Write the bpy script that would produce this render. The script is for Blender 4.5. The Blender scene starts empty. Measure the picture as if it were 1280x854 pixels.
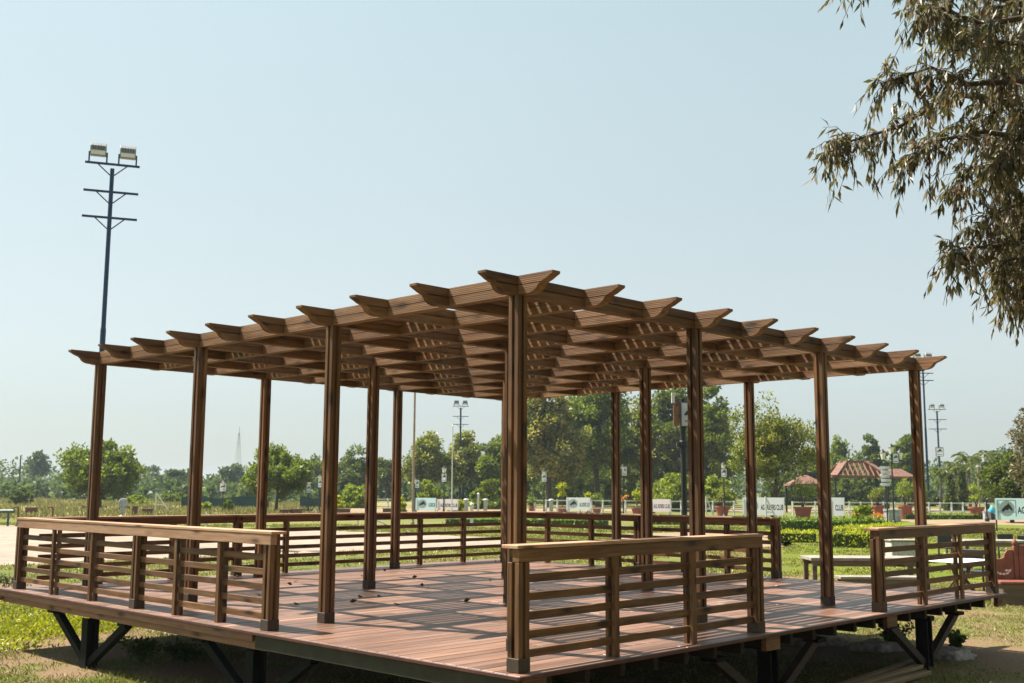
import bpy, bmesh, math, random
import numpy as np
from mathutils import Vector, Matrix
R = math.radians
sc = bpy.context.scene
col = sc.collection
rng = np.random.default_rng(7)
random.seed(7)
S = 0.9            # beam spacing in metres
DZ = 0.8           # deck height above the ground

# ------------------------------------------------------------------ camera
F_PX, W_PX = 1359.0, 1280.0
PITCH, YAW, ROLL = 0.134802, 0.771154, 0.0056807
CAM = np.array([-7.60998 * S, -7.31519 * S, DZ + 1.51301 * S])
Fv = np.array([math.cos(YAW) * math.cos(PITCH), math.sin(YAW) * math.cos(PITCH), math.sin(PITCH)])
Rt = np.array([math.sin(YAW), -math.cos(YAW), 0.0]); Up = np.cross(Rt, Fv)
Rr = Rt * math.cos(ROLL) + Up * math.sin(ROLL); Uu = Up * math.cos(ROLL) - Rt * math.sin(ROLL)
cam = bpy.data.cameras.new('camera'); camo = bpy.data.objects.new('camera', cam); col.objects.link(camo)
cam.sensor_width = 36.0; cam.lens = F_PX / W_PX * 36.0; cam.clip_start = 0.1; cam.clip_end = 6000
m = Matrix(((Rr[0], Uu[0], -Fv[0], CAM[0]), (Rr[1], Uu[1], -Fv[1], CAM[1]), (Rr[2], Uu[2], -Fv[2], CAM[2]), (0, 0, 0, 1)))
camo.matrix_world = m
cam.dof.use_dof = True; cam.dof.focus_distance = 11.0; cam.dof.aperture_fstop = 5.0
sc.camera = camo

def ray(u, v): return Fv + Rr * (u - 640) / F_PX - Uu * (v - 427) / F_PX
def W(u, v, D):                      # the point D metres ahead (level distance) seen at u, v
    d = ray(u, v); return CAM + d * (D / (d[0] * math.cos(YAW) + d[1] * math.sin(YAW)))
def gp(u, v, z=0.0):                 # the point of the level z seen at u, v
    d = ray(u, v); return CAM + d * ((z - CAM[2]) / d[2])
def at(u, D):                        # ground point on column u (at the horizon), D metres ahead
    p = W(u, 611.3, D); return np.array([p[0], p[1], 0.0])
def zat(u, v, D): return W(u, v, D)[2]
FH = np.array([math.cos(YAW), math.sin(YAW), 0.0]); RH = np.array([math.sin(YAW), -math.cos(YAW), 0.0])
FACE = math.atan2(-FH[0], FH[1])     # z rotation that turns local -Y towards the camera

# ------------------------------------------------------------------ materials
MATS = {}
def newmat(name):
    mt = bpy.data.materials.new(name); mt.use_nodes = True
    nt = mt.node_tree; nt.nodes.clear()
    out = nt.nodes.new('ShaderNodeOutputMaterial')
    MATS[name] = mt
    return mt, nt, out
def nd(nt, typ, ins=None, **kw):
    n = nt.nodes.new(typ)
    for k, v in kw.items(): setattr(n, k, v)
    for k, v in (ins or {}).items():
        if isinstance(v, bpy.types.NodeSocket): nt.links.new(v, n.inputs[k])
        else: n.inputs[k].default_value = v
    return n
def ramp(nt, fac, stops):
    n = nt.nodes.new('ShaderNodeValToRGB'); cr = n.color_ramp
    while len(cr.elements) < len(stops): cr.elements.new(0.5)
    for e, (p, c) in zip(cr.elements, stops):
        e.position = p; e.color = (*c, 1) if len(c) == 3 else c
    nt.links.new(fac, n.inputs[0]); return n.outputs[0]
def mixc(nt, fac, a, b, mode='MIX'):
    n = nt.nodes.new('ShaderNodeMix'); n.data_type = 'RGBA'; n.blend_type = mode
    for sock, v in ((n.inputs[0], fac), (n.inputs[6], a), (n.inputs[7], b)):
        if isinstance(v, bpy.types.NodeSocket): nt.links.new(v, sock)
        elif isinstance(v, (int, float)): sock.default_value = v
        else: sock.default_value = (*v, 1)
    return n.outputs[2]
def math_(nt, op, a, b=0.0):
    n = nt.nodes.new('ShaderNodeMath'); n.operation = op
    for i, v in enumerate((a, b)):
        if isinstance(v, bpy.types.NodeSocket): nt.links.new(v, n.inputs[i])
        else: n.inputs[i].default_value = v
    return n.outputs[0]
def bsdf(nt, out, colr, rough=0.6, metal=0.0, normal=None, spec=0.4):
    b = nt.nodes.new('ShaderNodeBsdfPrincipled')
    for k, v in (('Base Color', colr), ('Roughness', rough), ('Metallic', metal), ('Specular IOR Level', spec)):
        if isinstance(v, bpy.types.NodeSocket): nt.links.new(v, b.inputs[k])
        else: b.inputs[k].default_value = (*v, 1) if isinstance(v, tuple) else v
    if normal is not None: nt.links.new(normal, b.inputs['Normal'])
    nt.links.new(b.outputs[0], out.inputs[0]); return b

def plain(name, c, rough=0.6, metal=0.0, var=0.12, scale=6.0, spec=0.4):
    mt, nt, out = newmat(name)
    tc = nd(nt, 'ShaderNodeTexCoord')
    n = nd(nt, 'ShaderNodeTexNoise', {'Vector': tc.outputs['Object'], 'Scale': scale, 'Detail': 6.0, 'Roughness': 0.65})
    lo = tuple(x * (1 - 2 * var) for x in c); hi = tuple(min(1, x * (1 + 2 * var)) for x in c)
    cc = ramp(nt, n.outputs[0], [(0.3, lo), (0.7, hi)])
    bp = nd(nt, 'ShaderNodeBump', {'Height': n.outputs[0], 'Strength': 0.15, 'Distance': 0.01})
    bsdf(nt, out, cc, rough, metal, bp.outputs[0], spec)
    return mt

def wood(name, axis, dark, mid, light, ribs=0.0, rough=0.62, knots=True, gloss=0.3, island=0.0):
    mt, nt, out = newmat(name)
    tc = nd(nt, 'ShaderNodeTexCoord'); oi = nd(nt, 'ShaderNodeObjectInfo')
    sc_ = [1.0, 1.0, 1.0]; sc_['XYZ'.index(axis)] = 0.06
    off = nd(nt, 'ShaderNodeVectorMath', {0: tc.outputs['Object'], 1: oi.outputs['Random']}, operation='ADD')
    o3 = nd(nt, 'ShaderNodeCombineXYZ', {0: math_(nt, 'MULTIPLY', oi.outputs['Random'], 37.0), 1: math_(nt, 'MULTIPLY', oi.outputs['Random'], 91.0), 2: math_(nt, 'MULTIPLY', oi.outputs['Random'], 53.0)})
    src = nd(nt, 'ShaderNodeVectorMath', {0: tc.outputs['Object'], 1: o3.outputs[0]}, operation='ADD').outputs[0]
    if island:
        g = nd(nt, 'ShaderNodeNewGeometry')
        i3 = nd(nt, 'ShaderNodeCombineXYZ', {0: math_(nt, 'MULTIPLY', g.outputs['Random Per Island'], 61.0), 1: math_(nt, 'MULTIPLY', g.outputs['Random Per Island'], 17.0)})
        src = nd(nt, 'ShaderNodeVectorMath', {0: src, 1: i3.outputs[0]}, operation='ADD').outputs[0]
    mp = nd(nt, 'ShaderNodeMapping', {'Vector': src, 'Scale': tuple(sc_)})
    n1 = nd(nt, 'ShaderNodeTexNoise', {'Vector': mp.outputs[0], 'Scale': 42.0, 'Detail': 7.0, 'Roughness': 0.6, 'Distortion': 0.4})
    n2 = nd(nt, 'ShaderNodeTexNoise', {'Vector': mp.outputs[0], 'Scale': 7.0, 'Detail': 3.0, 'Roughness': 0.5})
    n3 = nd(nt, 'ShaderNodeTexNoise', {'Vector': src, 'Scale': 1.7, 'Detail': 4.0, 'Roughness': 0.6})
    f = math_(nt, 'ADD', math_(nt, 'MULTIPLY', n1.outputs[0], 0.5), math_(nt, 'MULTIPLY', n2.outputs[0], 0.5))
    c = ramp(nt, f, [(0.34, dark), (0.5, mid), (0.66, light)])
    c = mixc(nt, math_(nt, 'MULTIPLY', n3.outputs[0], 0.55), c, mixc(nt, 1.0, c, (0.62, 0.58, 0.55), 'MULTIPLY'))
    # each board its own tone
    rnd = oi.outputs['Random']
    if island: rnd = g.outputs['Random Per Island']
    tone = nd(nt, 'ShaderNodeMapRange', {'Value': rnd, 'To Min': 1 - 0.22 - island, 'To Max': 1.14 + island * 0.5})
    hs = nd(nt, 'ShaderNodeHueSaturation', {'Color': c, 'Value': tone.outputs[0]})
    c = hs.outputs[0]
    if knots:
        vs = nd(nt, 'ShaderNodeMapping', {'Vector': src, 'Scale': tuple(0.5 if a == axis else 1.5 for a in 'XYZ')})
        vo = nd(nt, 'ShaderNodeTexVoronoi', {'Vector': vs.outputs[0], 'Scale': 4.6, 'Randomness': 1.0})
        k = ramp(nt, vo.outputs['Distance'], [(0.0, (1, 1, 1)), (0.14, (0.8, 0.8, 0.8)), (0.20, (0.35, 0.35, 0.35)), (0.34, (0, 0, 0))])
        c = mixc(nt, k, c, tuple(x * 0.3 for x in dark))
    n5 = nd(nt, 'ShaderNodeTexNoise', {'Vector': src, 'Scale': 0.9 if island else 3.2, 'Detail': 7.0, 'Roughness': 0.7})
    c = mixc(nt, ramp(nt, n5.outputs[0], [(0.50, (0, 0, 0)), (0.72, (0.45, 0.45, 0.45))]), c, mixc(nt, 0.5, c, tuple(0.75 * (light[0] + light[1] + light[2]) / 3 for _ in range(3))))
    h = f
    if ribs:
        sp = nd(nt, 'ShaderNodeSeparateXYZ', {0: tc.outputs['Object']})
        w = math_(nt, 'SINE', math_(nt, 'MULTIPLY', sp.outputs[2], 2 * math.pi / ribs))
        w = math_(nt, 'MULTIPLY', w, 0.45)
        bp = nd(nt, 'ShaderNodeBump', {'Height': w, 'Strength': 0.3, 'Distance': 0.004})
        bp2 = nd(nt, 'ShaderNodeBump', {'Height': h, 'Strength': 0.3, 'Distance': 0.004, 'Normal': bp.outputs[0]})
    else:
        bp2 = nd(nt, 'ShaderNodeBump', {'Height': h, 'Strength': 0.35, 'Distance': 0.004})
    rg = nd(nt, 'ShaderNodeMapRange', {'Value': n2.outputs[0], 'To Min': rough - 0.12, 'To Max': rough + 0.15})
    bsdf(nt, out, c, rg.outputs[0], 0.0, bp2.outputs[0], gloss)
    return mt

WD = ((0.066, 0.027, 0.009), (0.148, 0.069, 0.026), (0.26, 0.136, 0.057))
for ax in 'XYZ':
    wood('timber_' + ax, ax, *WD)
RD = ((0.26, 0.135, 0.072), (0.42, 0.235, 0.14), (0.56, 0.34, 0.21))
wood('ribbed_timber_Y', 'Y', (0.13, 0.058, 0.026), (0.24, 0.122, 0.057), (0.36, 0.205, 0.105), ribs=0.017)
wood('ribbed_timber_X', 'X', *WD)
for ax in 'XY': wood('rail_timber_' + ax, ax, *RD)
wood('deck_board', 'X', (0.125, 0.057, 0.034), (0.22, 0.114, 0.072), (0.305, 0.175, 0.118), knots=False, rough=0.42, gloss=0.5, island=0.12)
wood('deck_edge', 'Y', (0.16, 0.07, 0.04), (0.25, 0.125, 0.075), (0.32, 0.17, 0.10), rough=0.6)
wood('planter_wood', 'X', (0.12, 0.08, 0.05), (0.2, 0.135, 0.09), (0.28, 0.2, 0.14))
wood('bamboo', 'X', (0.2, 0.13, 0.06), (0.32, 0.21, 0.10), (0.4, 0.28, 0.15), knots=False)
plain('shoe', (0.058, 0.039, 0.024), 0.7)
plain('joist_shaded', (0.022, 0.013, 0.008), 0.85)  # near black: the shade under the deck is put into the timber colour
plain('shaded_edge_red', (0.085, 0.030, 0.021), 0.6, var=0.2)  # red of the board edges, darkened in the colour for their shade
plain('core', (0.07, 0.035, 0.018), 0.85)
plain('channel_steel', (0.045, 0.040, 0.028), 0.65, 0.0, spec=0.2)
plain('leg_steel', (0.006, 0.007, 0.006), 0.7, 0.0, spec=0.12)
plain('mast_paint', (0.004, 0.028, 0.075), 0.45, 0.2)
plain('pole_dark', (0.02, 0.022, 0.024), 0.5)
plain('pole_rust', (0.30, 0.22, 0.16), 0.6)
plain('lamp_metal', (0.22, 0.23, 0.23), 0.45, 0.3)
plain('lamp_dark', (0.05, 0.06, 0.06), 0.5, 0.2)
plain('lamp_glass', (0.75, 0.72, 0.62), 0.15)
plain('white_paint', (0.62, 0.60, 0.57), 0.5, var=0.05)
def vinyl(name, c):
    mt, nt, out = newmat(name)
    d = nd(nt, 'ShaderNodeBsdfPrincipled', {'Base Color': (*c, 1), 'Roughness': 0.5}); tl = nd(nt, 'ShaderNodeBsdfTranslucent', {'Color': (*c, 1)})
    mx = nd(nt, 'ShaderNodeMixShader', {0: 0.45, 1: d.outputs[0], 2: tl.outputs[0]}); nt.links.new(mx.outputs[0], out.inputs[0])
vinyl('banner_white', (0.70, 0.72, 0.75)); vinyl('banner_blue', (0.62, 0.78, 0.85)); vinyl('banner_pink', (0.80, 0.68, 0.71))
plain('print_dark', (0.03, 0.035, 0.05), 0.6)
plain('print_blue', (0.25, 0.5, 0.7), 0.6)
plain('terracotta', (0.33, 0.095, 0.06), 0.75)
plain('red_roof', (0.18, 0.088, 0.064), 0.8, var=0.3)
plain('roof_timber', (0.16, 0.075, 0.05), 0.75)
plain('soil', (0.06, 0.04, 0.025), 0.95)
plain('stone_grey', (0.33, 0.34, 0.34), 0.85, var=0.2)
plain('stone_white', (0.42, 0.40, 0.37), 0.85, var=0.18, scale=14)
plain('rubble', (0.34, 0.31, 0.28), 0.95, var=0.3, scale=9)
wood('brace_timber', 'X', (0.026, 0.018, 0.012), (0.045, 0.031, 0.021), (0.065, 0.045, 0.03), knots=False)
plain('table_top', (0.29, 0.25, 0.21), 0.6, var=0.2)
plain('carved_wood', (0.20, 0.065, 0.042), 0.55, var=0.15)
plain('petal', (0.72, 0.66, 0.6), 0.5)
plain('chair_black', (0.03, 0.032, 0.035), 0.5)
plain('bark', (0.10, 0.075, 0.052), 0.9, var=0.25)
plain('bark_dark', (0.07, 0.055, 0.04), 0.9, var=0.25)
plain('twig', (0.085, 0.06, 0.042), 0.9)
plain('net_green', (0.02, 0.06, 0.06), 0.85)
plain('pipe_green', (0.03, 0.075, 0.06), 0.5)
plain('blue_plastic', (0.06, 0.42, 0.58), 0.35)
plain('leaf_litter', (0.10, 0.05, 0.022), 0.95, spec=0.1)
plain('brick_red', (0.13, 0.06, 0.042), 0.85)
plain('hill_far', (0.12, 0.15, 0.11), 0.95)

def leafmat(name, dark, light, tip=None, tipw=(0.55, 0.75), scale=0.35, trans=0.48):
    mt, nt, out = newmat(name)
    g = nd(nt, 'ShaderNodeNewGeometry'); tc = nd(nt, 'ShaderNodeTexCoord'); oi = nd(nt, 'ShaderNodeObjectInfo')
    n = nd(nt, 'ShaderNodeTexNoise', {'Vector': tc.outputs['Object'], 'Scale': scale, 'Detail': 3.0, 'Roughness': 0.6})
    f = math_(nt, 'ADD', math_(nt, 'MULTIPLY', g.outputs['Random Per Island'], 0.55), math_(nt, 'MULTIPLY', n.outputs[0], 0.6))
    c = ramp(nt, f, [(0.25, dark), (0.85, light)])
    if tip:
        n2 = nd(nt, 'ShaderNodeTexNoise', {'Vector': tc.outputs['Object'], 'Scale': scale * 1.7, 'Detail': 4.0, 'Roughness': 0.7})
        f2 = math_(nt, 'ADD', math_(nt, 'MULTIPLY', n2.outputs[0], 0.8), math_(nt, 'MULTIPLY', g.outputs['Random Per Island'], 0.25))
        c = mixc(nt, ramp(nt, f2, [(tipw[0], (0, 0, 0)), (tipw[1], (1, 1, 1))]), c, tip)
    d = nd(nt, 'ShaderNodeBsdfPrincipled', {'Base Color': c, 'Roughness': 0.45, 'Specular IOR Level': 0.4})
    tl = nd(nt, 'ShaderNodeBsdfTranslucent', {'Color': mixc(nt, 1.0, c, (1.15, 1.2, 0.7), 'MULTIPLY')})
    mx = nd(nt, 'ShaderNodeMixShader', {0: trans, 1: d.outputs[0], 2: tl.outputs[0]})
    nt.links.new(mx.outputs[0], out.inputs[0]); return mt
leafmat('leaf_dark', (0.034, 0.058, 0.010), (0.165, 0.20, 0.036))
leafmat('leaf_mid', (0.05, 0.085, 0.010), (0.23, 0.275, 0.036))
leafmat('leaf_fresh', (0.09, 0.14, 0.012), (0.33, 0.37, 0.04))
leafmat('leaf_flower', (0.05, 0.07, 0.014), (0.19, 0.20, 0.045), tip=(0.46, 0.37, 0.10), tipw=(0.52, 0.68))
leafmat('leaf_olive', (0.06, 0.09, 0.014), (0.235, 0.255, 0.045), tip=(0.42, 0.37, 0.09), tipw=(0.54, 0.7))
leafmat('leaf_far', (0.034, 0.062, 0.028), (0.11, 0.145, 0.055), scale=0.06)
leafmat('leaf_hedge', (0.05, 0.10, 0.008), (0.24, 0.33, 0.022), scale=1.5)
leafmat('leaf_yellow', (0.14, 0.17, 0.008), (0.55, 0.54, 0.025), scale=1.2)
leafmat('leaf_overhang', (0.036, 0.036, 0.014), (0.19, 0.18, 0.08), tip=(0.24, 0.165, 0.11), tipw=(0.5, 0.66), scale=2.5, trans=0.38)
leafmat('leaf_weed', (0.025, 0.045, 0.014), (0.08, 0.12, 0.03), scale=2.0)
leafmat('leaf_cover', (0.10, 0.13, 0.010), (0.36, 0.35, 0.028), scale=0.8)
leafmat('flower_orange', (0.5, 0.16, 0.02), (0.75, 0.33, 0.03), scale=3)
leafmat('grass_blade', (0.07, 0.082, 0.012), (0.235, 0.205, 0.05), tip=(0.30, 0.23, 0.10), tipw=(0.56, 0.74), scale=0.5, trans=0.3)
leafmat('straw_blade', (0.085, 0.085, 0.02), (0.27, 0.22, 0.075), tip=(0.36, 0.27, 0.14), tipw=(0.46, 0.66), scale=0.6, trans=0.25)
leafmat('lawn_blade', (0.07, 0.105, 0.010), (0.25, 0.255, 0.03), tip=(0.32, 0.26, 0.08), tipw=(0.5, 0.72), scale=0.3, trans=0.3)
leafmat('dry_grass', (0.12, 0.125, 0.04), (0.28, 0.24, 0.10), scale=0.2, trans=0.3)

def ground_mat():
    mt, nt, out = newmat('ground_turf')
    tc = nd(nt, 'ShaderNodeTexCoord'); P = tc.outputs['Object']
    at_ = nd(nt, 'ShaderNodeAttribute', attribute_name='dirt')
    n1 = nd(nt, 'ShaderNodeTexNoise', {'Vector': P, 'Scale': 0.09, 'Detail': 6.0, 'Roughness': 0.6})
    n2 = nd(nt, 'ShaderNodeTexNoise', {'Vector': P, 'Scale': 1.3, 'Detail': 8.0, 'Roughness': 0.7})
    n3 = nd(nt, 'ShaderNodeTexNoise', {'Vector': P, 'Scale': 22.0, 'Detail': 5.0, 'Roughness': 0.7})
    g = ramp(nt, n1.outputs[0], [(0.36, (0.085, 0.12, 0.016)), (0.5, (0.135, 0.155, 0.026)), (0.64, (0.20, 0.18, 0.055))])
    g = mixc(nt, ramp(nt, n2.outputs[0], [(0.42, (0, 0, 0)), (0.66, (1, 1, 1))]), g, (0.175, 0.15, 0.055))
    g = mixc(nt, ramp(nt, n3.outputs[0], [(0.35, (0.7, 0.7, 0.7)), (0.6, (0, 0, 0))]), g, mixc(nt, 1.0, g, (0.5, 0.55, 0.4), 'MULTIPLY'))
    d = ramp(nt, n3.outputs[0], [(0.3, (0.13, 0.08, 0.042)), (0.7, (0.26, 0.17, 0.10))])
    fac = math_(nt, 'ADD', at_.outputs['Fac'], math_(nt, 'MULTIPLY', math_(nt, 'SUBTRACT', n2.outputs[0], 0.5), 0.9))
    c = mixc(nt, ramp(nt, fac, [(0.42, (0, 0, 0)), (0.6, (1, 1, 1))]), g, d)
    bp = nd(nt, 'ShaderNodeBump', {'Height': n3.outputs[0], 'Strength': 0.7, 'Distance': 0.05})
    bsdf(nt, out, c, 0.9, 0.0, bp.outputs[0], 0.15)
ground_mat()
def sheet_mat(name, lo, hi, scale):
    mt, nt, out = newmat(name)
    tc = nd(nt, 'ShaderNodeTexCoord'); P = tc.outputs['Object']
    n1 = nd(nt, 'ShaderNodeTexNoise', {'Vector': P, 'Scale': scale, 'Detail': 8.0, 'Roughness': 0.7})
    n3 = nd(nt, 'ShaderNodeTexNoise', {'Vector': P, 'Scale': 18.0, 'Detail': 4.0, 'Roughness': 0.7})
    c = ramp(nt, n1.outputs[0], [(0.3, lo), (0.7, hi)])
    n4 = nd(nt, 'ShaderNodeTexNoise', {'Vector': P, 'Scale': 3.5, 'Detail': 9.0, 'Roughness': 0.75})
    c = mixc(nt, ramp(nt, n4.outputs[0], [(0.38, (0.75, 0.75, 0.75)), (0.58, (0, 0, 0))]), c, mixc(nt, 1.0, c, (0.6, 0.66, 0.55), 'MULTIPLY'))
    bp = nd(nt, 'ShaderNodeBump', {'Height': n3.outputs[0], 'Strength': 0.4, 'Distance': 0.03})
    bsdf(nt, out, c, 0.95, 0.0, bp.outputs[0], 0.1)
sheet_mat('arena_sand', (0.27, 0.205, 0.165), (0.37, 0.29, 0.24), 0.5)
sheet_mat('path_dirt', (0.23, 0.155, 0.10), (0.33, 0.24, 0.165), 0.7)
sheet_mat('lawn_bright', (0.082, 0.118, 0.010), (0.175, 0.175, 0.028), 0.45)
sheet_mat('field_dry', (0.16, 0.155, 0.05), (0.29, 0.235, 0.115), 0.06)

# ------------------------------------------------------------------ mesh helpers
class MB:
    def __init__(s): s.v = []; s.f = []
    def add(s, vs, fs):
        o = len(s.v); s.v += [tuple(map(float, p)) for p in vs]; s.f += [tuple(i + o for i in f) for f in fs]; return s
    def box(s, a, b):
        x0, y0, z0 = [min(p, q) for p, q in zip(a, b)]; x1, y1, z1 = [max(p, q) for p, q in zip(a, b)]
        return s.add([(x0,y0,z0),(x1,y0,z0),(x1,y1,z0),(x0,y1,z0),(x0,y0,z1),(x1,y0,z1),(x1,y1,z1),(x0,y1,z1)],
                     [(0,3,2,1),(4,5,6,7),(0,1,5,4),(1,2,6,5),(2,3,7,6),(3,0,4,7)])
    def prism(s, poly, fn, t0, t1):          # poly: 2D points; fn(p, t) -> 3D
        n = len(poly)
        vs = [fn(p, t0) for p in poly] + [fn(p, t1) for p in poly]
        return s.add(vs, [tuple(range(n))[::-1], tuple(range(n, 2 * n))] + [(i, (i + 1) % n, n + (i + 1) % n, n + i) for i in range(n)])
    def bar(s, p, q, w, h, up=(0, 0, 1)):
        p, q = np.array(p, float), np.array(q, float); d = q - p; d /= np.linalg.norm(d)
        u = np.array(up, float)
        if abs(d @ u) > 0.98: u = np.array([1.0, 0, 0])
        a = np.cross(d, u); a /= np.linalg.norm(a); b = np.cross(a, d)
        vs = [c + a * i * w / 2 + b * j * h / 2 for c in (p, q) for i, j in ((-1, -1), (1, -1), (1, 1), (-1, 1))]
        return s.add(vs, [(3,2,1,0),(4,5,6,7),(0,1,5,4),(1,2,6,5),(2,3,7,6),(3,0,4,7)])
    def tube(s, pts, rads, n=8):
        pts = [np.array(p, float) for p in pts]; k = len(pts); vs = []
        for i, p in enumerate(pts):
            d = pts[min(i + 1, k - 1)] - pts[max(i - 1, 0)]; d = d / (np.linalg.norm(d) + 1e-9)
            u = np.array([0, 0, 1.0]) if abs(d[2]) < 0.9 else np.array([1.0, 0, 0])
            a = np.cross(d, u); a /= np.linalg.norm(a); b = np.cross(d, a)
            r = rads[i] if hasattr(rads, '__len__') else rads
            vs += [p + (a * math.cos(t) + b * math.sin(t)) * r for t in np.linspace(0, 2 * math.pi, n, endpoint=False)]
        fs = [(i * n + j, i * n + (j + 1) % n, (i + 1) * n + (j + 1) % n, (i + 1) * n + j) for i in range(k - 1) for j in range(n)]
        fs += [tuple(range(n))[::-1], tuple(range((k - 1) * n, k * n))]
        return s.add(vs, fs)
    def lathe(s, prof, n=20, c=(0, 0, 0)):   # prof: (r, z)
        vs = [(c[0] + r * math.cos(t), c[1] + r * math.sin(t), c[2] + z) for r, z in prof for t in np.linspace(0, 2 * math.pi, n, endpoint=False)]
        k = len(prof)
        fs = [(i * n + j, i * n + (j + 1) % n, (i + 1) * n + (j + 1) % n, (i + 1) * n + j) for i in range(k - 1) for j in range(n)]
        fs += [tuple(range(n))[::-1], tuple(range((k - 1) * n, k * n))]
        return s.add(vs, fs)
    def build(s, name, mat, parent=None, bevel=0.0, smooth=False, loc=None):
        me = bpy.data.meshes.new(name); me.from_pydata(s.v, [], s.f); me.update()
        bm = bmesh.new(); bm.from_mesh(me)
        bmesh.ops.recalc_face_normals(bm, faces=bm.faces)
        if bevel:
            es = [e for e in bm.edges if len(e.link_faces) == 2 and e.calc_face_angle(0) > 0.5]
            bmesh.ops.bevel(bm, geom=es, offset=bevel, segments=1, affect='EDGES', clamp_overlap=True)
        bm.to_mesh(me); bm.free()
        if smooth: me.shade_smooth()
        me.materials.append(MATS[mat])
        return link(name, me, parent, loc)
def link(name, me, parent=None, loc=None):
    o = bpy.data.objects.new(name, me); col.objects.link(o)
    if parent is not None: o.parent = parent
    if loc is not None: o.location = loc
    return o
def tag(o, label=None, cat=None, group=None, kind=None):
    if label: o['label'] = label
    if cat: o['category'] = cat
    if group: o['group'] = group
    if kind: o['kind'] = kind
    return o
def thing(name, loc, label, cat, group=None, rz=0.0):
    o = bpy.data.objects.new(name, None); col.objects.link(o)
    o.location = tuple(map(float, loc)); o.rotation_euler = (0, 0, rz); o.empty_display_size = 0.2
    return tag(o, label, cat, group)
def copy_tree(o, parent=None):
    c = o.copy(); col.objects.link(c)
    if parent is not None: c.parent = parent
    for ch in list(o.children): copy_tree(ch, c)
    return c
def fastmesh(name, V, Fq, mat, parent=None, smooth=False):   # arrays: verts (n,3), faces (m,k)
    me = bpy.data.meshes.new(name); n, (mf, k) = len(V), Fq.shape
    me.vertices.add(n); me.vertices.foreach_set('co', np.ascontiguousarray(V, dtype=np.float32).ravel())
    me.loops.add(mf * k); me.loops.foreach_set('vertex_index', Fq.astype(np.int32).ravel())
    me.polygons.add(mf)
    me.polygons.foreach_set('loop_start', np.arange(0, mf * k, k, dtype=np.int32))
    me.update(calc_edges=True)
    if smooth: me.shade_smooth()
    me.materials.append(MATS[mat]); return link(name, me, parent)
def unit(a): return a / (np.linalg.norm(a, axis=-1, keepdims=True) + 1e-9)
def cards(C, D, L, Wd, r, fold=0.0):          # leaf shapes: base C, direction D, length L, width Wd; two triangles each
    n = len(C); sd = unit(np.cross(D, unit(r.normal(size=(n, 3))))); nm = np.cross(D, sd)
    L = np.broadcast_to(L, (n,))[:, None]; Wd = np.broadcast_to(Wd, (n,))[:, None]
    mid = C + D * L * 0.45 + nm * L * fold
    V = np.stack([C, mid + sd * Wd / 2, C + D * L, mid - sd * Wd / 2], 1).reshape(-1, 3)
    F_ = (np.arange(n) * 4)[:, None] + np.array([[0, 1, 2, 3]])
    return V, F_
def clumps(cent, rad, per, size, r, flat=0.8, aspect=0.6, up=0.25):
    cent = np.asarray(cent); k = len(cent); rad = np.broadcast_to(rad, (k,))
    d = unit(r.normal(size=(k * per, 3))); rr = r.random(k * per) ** 0.45
    off = d * rr[:, None] * np.repeat(rad, per)[:, None]; off[:, 2] *= flat
    C = np.repeat(cent, per, 0) + off
    D = unit(d * 0.7 + r.normal(size=d.shape) * 0.8 + np.array([0, 0, up]))
    L = size * (0.6 + 0.8 * r.random(len(C)))
    return cards(C, D, L, L * aspect, r, 0.08)

# ------------------------------------------------------------------ sky, sun
world = bpy.data.worlds.new('World'); sc.world = world; world.use_nodes = True
wn = world.node_tree; wn.nodes.clear()
SUN = np.array([-0.21, 0.6, 1.0]); SUN /= np.linalg.norm(SUN)
EL = math.asin(SUN[2]); AZ = math.atan2(SUN[0], SUN[1])
sky = nd(wn, 'ShaderNodeTexSky', sky_type='NISHITA', sun_disc=False, sun_elevation=EL, sun_rotation=AZ, air_density=1.0, dust_density=1.2, ozone_density=3.0)
hs0 = nd(wn, 'ShaderNodeHueSaturation', {'Color': sky.outputs[0], 'Saturation': 0.5})
hs = nd(wn, 'ShaderNodeMix', {0: 1.0, 6: hs0.outputs[0], 7: (0.97, 1.01, 0.92, 1)}, data_type='RGBA', blend_type='MULTIPLY')
stc = nd(wn, 'ShaderNodeTexCoord'); sxyz = nd(wn, 'ShaderNodeSeparateXYZ', {0: stc.outputs['Generated']})
veil = ramp(wn, sxyz.outputs[2], [(0.0, (0.54, 0.58, 0.61)), (0.12, (0.71, 0.79, 0.81)), (0.45, (0.71, 0.945, 1.0))])
hn = nd(wn, 'ShaderNodeTexNoise', {'Vector': stc.outputs['Generated'], 'Scale': 1.8, 'Detail': 3.0, 'Roughness': 0.5})
hv = ramp(wn, hn.outputs[0], [(0.3, (4.12, 4.16, 4.18)), (0.7, (4.5, 4.46, 4.42))])
veil = mixc(wn, 1.0, veil, hv, 'MULTIPLY')
hzm = nd(wn, 'ShaderNodeMix', {0: 0.6, 6: hs.outputs[2], 7: veil}, data_type='RGBA')
bg = nd(wn, 'ShaderNodeBackground', {'Color': hzm.outputs[2], 'Strength': 0.075})
wo = nd(wn, 'ShaderNodeOutputWorld', {'Surface': bg.outputs[0]})
sl = bpy.data.lights.new('sun', 'SUN'); sl.energy = 5.0; sl.angle = R(0.5); sl.color = (1.0, 0.94, 0.84)
so = bpy.data.objects.new('sun', sl); col.objects.link(so)
so.rotation_euler = Vector(SUN).to_track_quat('Z', 'Y').to_euler(); so.location = (0, 0, 30)
sc.view_settings.view_transform = 'Standard'; sc.view_settings.look = 'None'
sc.view_settings.exposure = 1.33; sc.view_settings.gamma = 1.0; sc.view_settings.use_curve_mapping = False
sc.cycles.use_denoising = True
sc.cycles.max_bounces = 8; sc.cycles.volume_bounces = 0; sc.cycles.transparent_max_bounces = 4
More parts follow.
